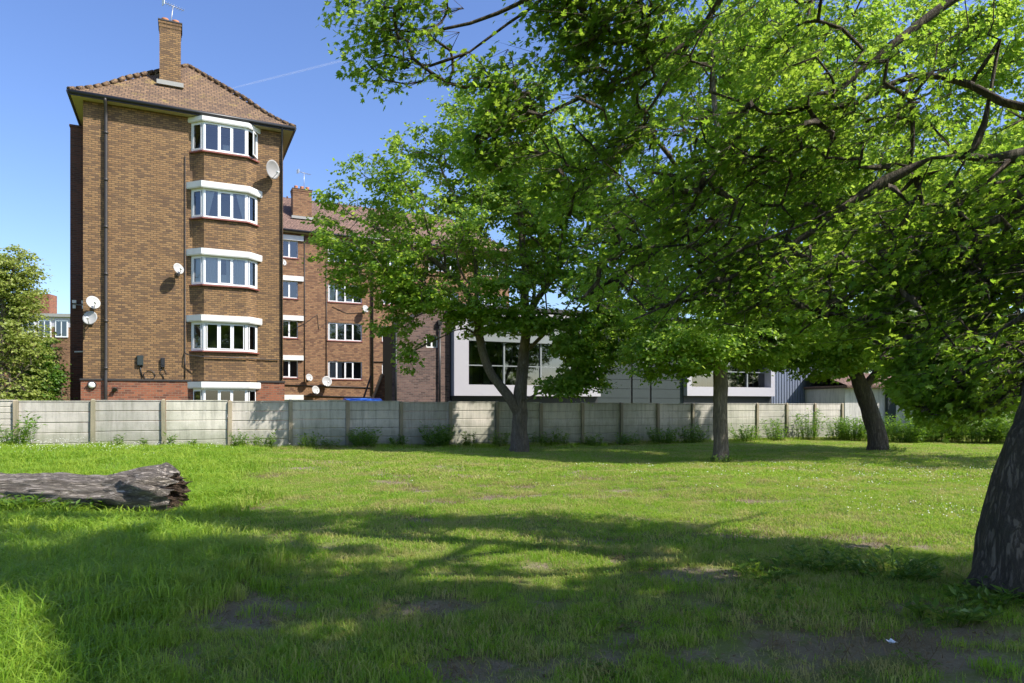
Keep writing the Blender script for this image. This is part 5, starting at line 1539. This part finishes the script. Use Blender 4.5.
# ================================================================== GRASS
def blade_proto(name, n, rad, h0, h1, w, splay, mat, col, curve=.5):
    V = []; T = []
    for k in range(n):
        a = RNG.uniform(0, 6.28); r = rad * math.sqrt(RNG.uniform(0, 1))
        p = np.array([math.cos(a) * r, math.sin(a) * r, -.01]); h = RNG.uniform(h0, h1)
        b = RNG.uniform(0, 6.28); lean = np.array([math.cos(b), math.sin(b), 0]) * splay * h * RNG.uniform(.2, 1.2)
        side = np.array([-math.sin(b + RNG.normal(0, .6)), math.cos(b + RNG.normal(0, .6)), 0]) * w * .5 * RNG.uniform(.6, 1.2)
        m1 = p + lean * .3 + [0, 0, h * .6]; m2 = p + lean * (1 + curve * .3) + [0, 0, h * (1 - curve * .25)]
        i = len(V); V += [p - side, p + side, m1 - side * .8, m1 + side * .8, m2]
        T += [(i, i + 1, i + 3), (i, i + 3, i + 2), (i + 2, i + 3, i + 4)]
    me = bpy.data.meshes.new(name); me.from_pydata([tuple(v) for v in V], [], T); me.materials.append(mat)
    o = bpy.data.objects.new(name, me); col.objects.link(o)
    return o


def leaf_proto(name, n, rad, size, h, mat, col):
    a = RNG.uniform(0, 6.28, n); r = rad * np.sqrt(RNG.uniform(0, 1, n))
    P = np.stack([np.cos(a) * r, np.sin(a) * r, RNG.uniform(.3, 1, n) * h], 1)
    b = RNG.uniform(0, 6.28, n); D = np.stack([np.cos(b), np.sin(b), RNG.uniform(-.1, .3, n)], 1)
    o = leaves(name, P, np.stack([RNG.normal(0, .3, n), RNG.normal(0, .3, n), np.ones(n)], 1), D, size * RNG.uniform(.6, 1.2, n), LEAF_KITE, mat, None)
    COL.objects.unlink(o); col.objects.link(o)
    return o


def daisy_proto(name, n, rad, h, sz, col):
    V = []; T = []
    for k in range(n):
        a = RNG.uniform(0, 6.28); r = rad * math.sqrt(RNG.uniform(0, 1)); c = np.array([math.cos(a) * r, math.sin(a) * r, h * RNG.uniform(.7, 1.1)])
        i = len(V); V.append(c + [0, 0, .004]); tx, ty = RNG.normal(0, .25, 2)
        for q in range(8):
            b = q * math.pi / 4; V.append(c + np.array([math.cos(b) * sz, math.sin(b) * sz, (math.cos(b) * tx + math.sin(b) * ty) * sz]))
        T += [(i, i + 1 + q, i + 1 + (q + 1) % 8) for q in range(8)]
    me = bpy.data.meshes.new(name); me.from_pydata([tuple(v) for v in V], [], T); me.materials.append(M['daisy'])
    o = bpy.data.objects.new(name, me); col.objects.link(o)
    return o


def scatter(name, label, cat, P, kinds, scale, rot, col):
    """one object: a point cloud of mesh vertices, each carrying an instance of a prototype of the collection"""
    me = bpy.data.meshes.new(name); n = len(P)
    me.vertices.add(n); me.vertices.foreach_set('co', np.ascontiguousarray(P, 'f').ravel())
    for nm, ty, arr in (('kind_id', 'INT', kinds.astype('i')), ('scl', 'FLOAT', scale.astype('f')), ('rz', 'FLOAT', rot.astype('f'))):
        a = me.attributes.new(nm, ty, 'POINT'); a.data.foreach_set('value', arr)
    o = bpy.data.objects.new(name, me); COL.objects.link(o)
    ng = bpy.data.node_groups.new(name + '_nodes', 'GeometryNodeTree')
    ng.interface.new_socket('Geometry', in_out='INPUT', socket_type='NodeSocketGeometry'); ng.interface.new_socket('Geometry', in_out='OUTPUT', socket_type='NodeSocketGeometry')
    nd = ng.nodes; gi = nd.new('NodeGroupInput'); go = nd.new('NodeGroupOutput')
    ip = nd.new('GeometryNodeInstanceOnPoints'); ci = nd.new('GeometryNodeCollectionInfo')
    ci.inputs['Collection'].default_value = col; ci.inputs['Separate Children'].default_value = True; ci.inputs['Reset Children'].default_value = True
    ip.inputs['Pick Instance'].default_value = True
    def attr(nm, ty): a = nd.new('GeometryNodeInputNamedAttribute'); a.data_type = ty; a.inputs['Name'].default_value = nm; return a.outputs['Attribute']
    cx = nd.new('ShaderNodeCombineXYZ'); ng.links.new(attr('rz', 'FLOAT'), cx.inputs['Z'])
    ng.links.new(gi.outputs[0], ip.inputs['Points']); ng.links.new(ci.outputs[0], ip.inputs['Instance']); ng.links.new(attr('kind_id', 'INT'), ip.inputs['Instance Index'])
    ng.links.new(cx.outputs[0], ip.inputs['Rotation']); ng.links.new(attr('scl', 'FLOAT'), ip.inputs['Scale']); ng.links.new(ip.outputs[0], go.inputs[0])
    md = o.modifiers.new('scatter', 'NODES'); md.node_group = ng
    return tag(o, label, cat, kind='stuff')


gc = bpy.data.collections.new('grass_prototypes')
G = M['grass']
protos = [  # sorted by name inside the collection
    blade_proto('a0_mown', 46, .11, .03, .075, .006, .7, G, gc), blade_proto('a1_mown', 46, .11, .025, .06, .006, .9, G, gc), blade_proto('a2_mown', 40, .11, .04, .10, .006, .6, G, gc),
    blade_proto('b0_mid', 60, .20, .03, .08, .010, .7, G, gc), blade_proto('b1_mid', 60, .20, .03, .07, .011, .9, G, gc),
    blade_proto('c0_far', 80, .36, .03, .085, .019, .7, G, gc), blade_proto('c1_far', 80, .36, .03, .075, .02, .9, G, gc),
    blade_proto('d0_long', 46, .11, .09, .20, .007, .8, G, gc, .9), blade_proto('d1_long', 46, .12, .08, .17, .007, 1.1, G, gc, 1.0), blade_proto('d2_long', 36, .09, .11, .26, .007, .7, G, gc, .8),
    blade_proto('e0_long_far', 60, .26, .10, .22, .014, .7, G, gc, .8), blade_proto('e1_long_far', 60, .28, .08, .18, .015, .9, G, gc, .9),
    leaf_proto('f0_clover', 26, .12, .035, .04, M['leaf_weed'], gc),
    blade_proto('g0_sparse', 9, .13, .02, .06, .006, 1.1, G, gc),
]


def scatter_points(y0, y1, dens, margin=4.0):
    A = (y1 - y0) * 2 * (.78 * y1 + margin); n = int(A * dens)
    y = RNG.uniform(y0, y1, n); x = RNG.uniform(-1, 1, n) * (.78 * y1 + margin)
    m = np.abs(x) < .78 * y + margin
    x, y = x[m], y[m]
    d = -x * ST + y * CT
    m = d < FENCE_D - .02
    return x[m], y[m]


PX = []; KD = []; SCL = []
for (y0, y1, dens, mown, lng) in [(2.6, 7.2, 170, [0, 1, 2], [7, 8, 9]), (7.2, 13.5, 62, [3, 4], [7, 8, 10, 11]), (13.5, 38, 22, [5, 6], [10, 11])]:
    x, y = scatter_points(y0, y1, dens)
    D = dirt(x, y); L = long_grass(x, y) * (1 - .2 * (D > .3)); r = RNG.uniform(0, 1, len(x))
    thin = np.where((x > 1.2) & (y < 5.2), .35, 0)
    keep = (r > D * np.where(y > 8, 1.45, 1.0) + thin * .7) | (r > .98)
    patch = .5 + .5 * np.sin(x * 1.7 + 2 * np.sin(y * .9)) * np.sin(y * 1.3 + x * .6)
    islong = RNG.uniform(0, 1, len(x)) < L * .8
    kd = np.where(islong, np.array(lng)[RNG.integers(0, len(lng), len(x))], np.array(mown)[RNG.integers(0, len(mown), len(x))])
    sparse = (~islong) & (D > .22) & (y < 13); kd = np.where(sparse, 13, kd)
    cl = (RNG.uniform(0, 1, len(x)) < .06 * patch) & (y < 13) & ~islong; kd = np.where(cl, 12, kd)
    s = RNG.uniform(.7, 1.15, len(x)) * (.8 + .35 * patch)
    lush = np.where(islong, .75 + .4 * L, 1.0)
    z = ground_z(x, y)
    PX.append(np.stack([x, y, z], 1)[keep]); KD.append(kd[keep]); SCL.append((s * lush)[keep])
PX = np.concatenate(PX); KD = np.concatenate(KD); SCL = np.concatenate(SCL)
# keep the log clear
lx = (PX[:, 0] + 7.12); ly = PX[:, 1] - 9.62 + .052 * lx
clear = ~((lx > -4.3) & (lx < 2.5) & (np.abs(ly) < .2))
PX, KD, SCL = PX[clear], KD[clear], SCL[clear]
scatter('grass', 'green lawn grass, mown short in the middle and long at the left', 'grass', PX, KD, SCL, RNG.uniform(0, 6.28, len(PX)), gc)
print('grass clumps', len(PX))

dc = bpy.data.collections.new('daisy_prototypes')
daisy_proto('a_few', 2, .16, .075, .008, dc); daisy_proto('b_many', 5, .3, .075, .008, dc); daisy_proto('c_seed', 8, .4, .24, .008, dc)
P = []
for (px, py, rx, ry, n_, k) in [(880, 490, 2.2, .9, 26, 1), (960, 478, 1.6, .5, 24, 1), (930, 512, 1.2, .5, 20, 1), (840, 470, 2.5, .6, 14, 1), (770, 478, 2.5, .6, 16, 0), (700, 470, 2.5, 1, 26, 0), (660, 466, 2.5, .8, 16, 0), (900, 470, 3, .8, 30, 1),
                            (60, 462, 2.2, 1.4, 46, 2), (150, 458, 2.5, 1.2, 26, 2), (10, 465, 2, 1.5, 26, 2), (450, 480, 2, 1, 12, 0)]:
    gx, gy = px_ground(px, py)
    for q in range(n_):
        x = gx + RNG.normal(0, rx * .6); y = gy + RNG.normal(0, ry)
        if -x * ST + y * CT < FENCE_D - .3 and y > 3: P.append((x, y, gz(x, y), k))
P = np.array(P)
scatter('daisies', 'small white daisies dotted through the grass', 'flowers', P[:, :3], P[:, 3], RNG.uniform(.8, 1.3, len(P)), RNG.uniform(0, 6.28, len(P)), dc)

# fallen twigs and dead leaves on the bare soil
lc = bpy.data.collections.new('dead_leaf_prototypes')
M['dead'] = leaf_mat('dead_leaves', (.10, .065, .03), (.26, .19, .10), (.2, .12, .05), (.3, .2, .1), .15, .2, inst=True)
leaf_proto('a_leaf', 4, .10, .045, .02, M['dead'], lc)
mbp = blade_proto('b_straw', 10, .12, .05, .12, .004, 3.5, M['dead'], lc, 2.5)
x, y = scatter_points(3.0, 14, 150); D = dirt(x, y); k = RNG.uniform(0, 1, len(x)) < D * .8 + .012; x, y = x[k], y[k]
scatter('dead_leaves', 'dry leaves and straw lying on the worn patches', 'leaf litter', np.stack([x, y, ground_z(x, y) + .005], 1), RNG.integers(0, 2, len(x)), RNG.uniform(.5, 1.1, len(x)), RNG.uniform(0, 6.28, len(x)), lc)

# ================================================================== LIGHT, SKY, CAMERA
w = bpy.data.worlds.new('World'); SC.world = w; w.use_nodes = True
nt = w.node_tree; bg = nt.nodes['Background']
sky = nt.nodes.new('ShaderNodeTexSky'); sky.sky_type = 'NISHITA'; sky.sun_disc = False
sky.sun_elevation = SUN_EL
az = math.atan2(SUN_H[0], SUN_H[1])          # clockwise from +Y
sky.sun_rotation = az
sky.air_density = 1.0; sky.dust_density = 1.1; sky.ozone_density = 3.5; sky.altitude = 30
hs_ = nt.nodes.new('ShaderNodeHueSaturation'); hs_.inputs['Saturation'].default_value = 1.12; hs_.inputs['Hue'].default_value = .512; hs_.inputs['Value'].default_value = .84; nt.links.new(sky.outputs[0], hs_.inputs['Color']); nt.links.new(hs_.outputs[0], bg.inputs[0]); bg.inputs[1].default_value = .15

sl = bpy.data.lights.new('sun', 'SUN'); sl.energy = 4.2; sl.angle = R(.53); sl.color = (1, .95, .86)
so = bpy.data.objects.new('sun', sl); COL.objects.link(so)
to_sun = Vector((SUN_H[0] * math.cos(SUN_EL), SUN_H[1] * math.cos(SUN_EL), math.sin(SUN_EL)))
so.rotation_euler = to_sun.to_track_quat('Z', 'Y').to_euler(); so.location = (20, -10, 30)

cam = bpy.data.cameras.new('camera'); co = bpy.data.objects.new('camera', cam); COL.objects.link(co)
co.location = (0, 0, EYE); co.rotation_euler = (R(90), 0, 0)
cam.sensor_width = 36; cam.lens = F_PX / 1024 * 36; cam.shift_y = (HZ - 341.5) / 1024
cam.clip_start = .1; cam.clip_end = 20000
SC.camera = co
SC.render.resolution_x, SC.render.resolution_y = 1024, 683
vs_ = SC.view_settings; vs_.view_transform = 'Standard'; vs_.look = 'None'; vs_.gamma = 1; vs_.exposure = 0.96
SC.render.engine = 'CYCLES'
cy = SC.cycles
cy.use_denoising = True
try: cy.denoiser = 'OPENIMAGEDENOISE'
except Exception: pass
cy.max_bounces = 9; cy.diffuse_bounces = 5; cy.glossy_bounces = 3; cy.transmission_bounces = 4; cy.transparent_max_bounces = 12
cy.use_adaptive_sampling = True; cy.adaptive_threshold = .02
cy.caustics_reflective = False; cy.caustics_refractive = False
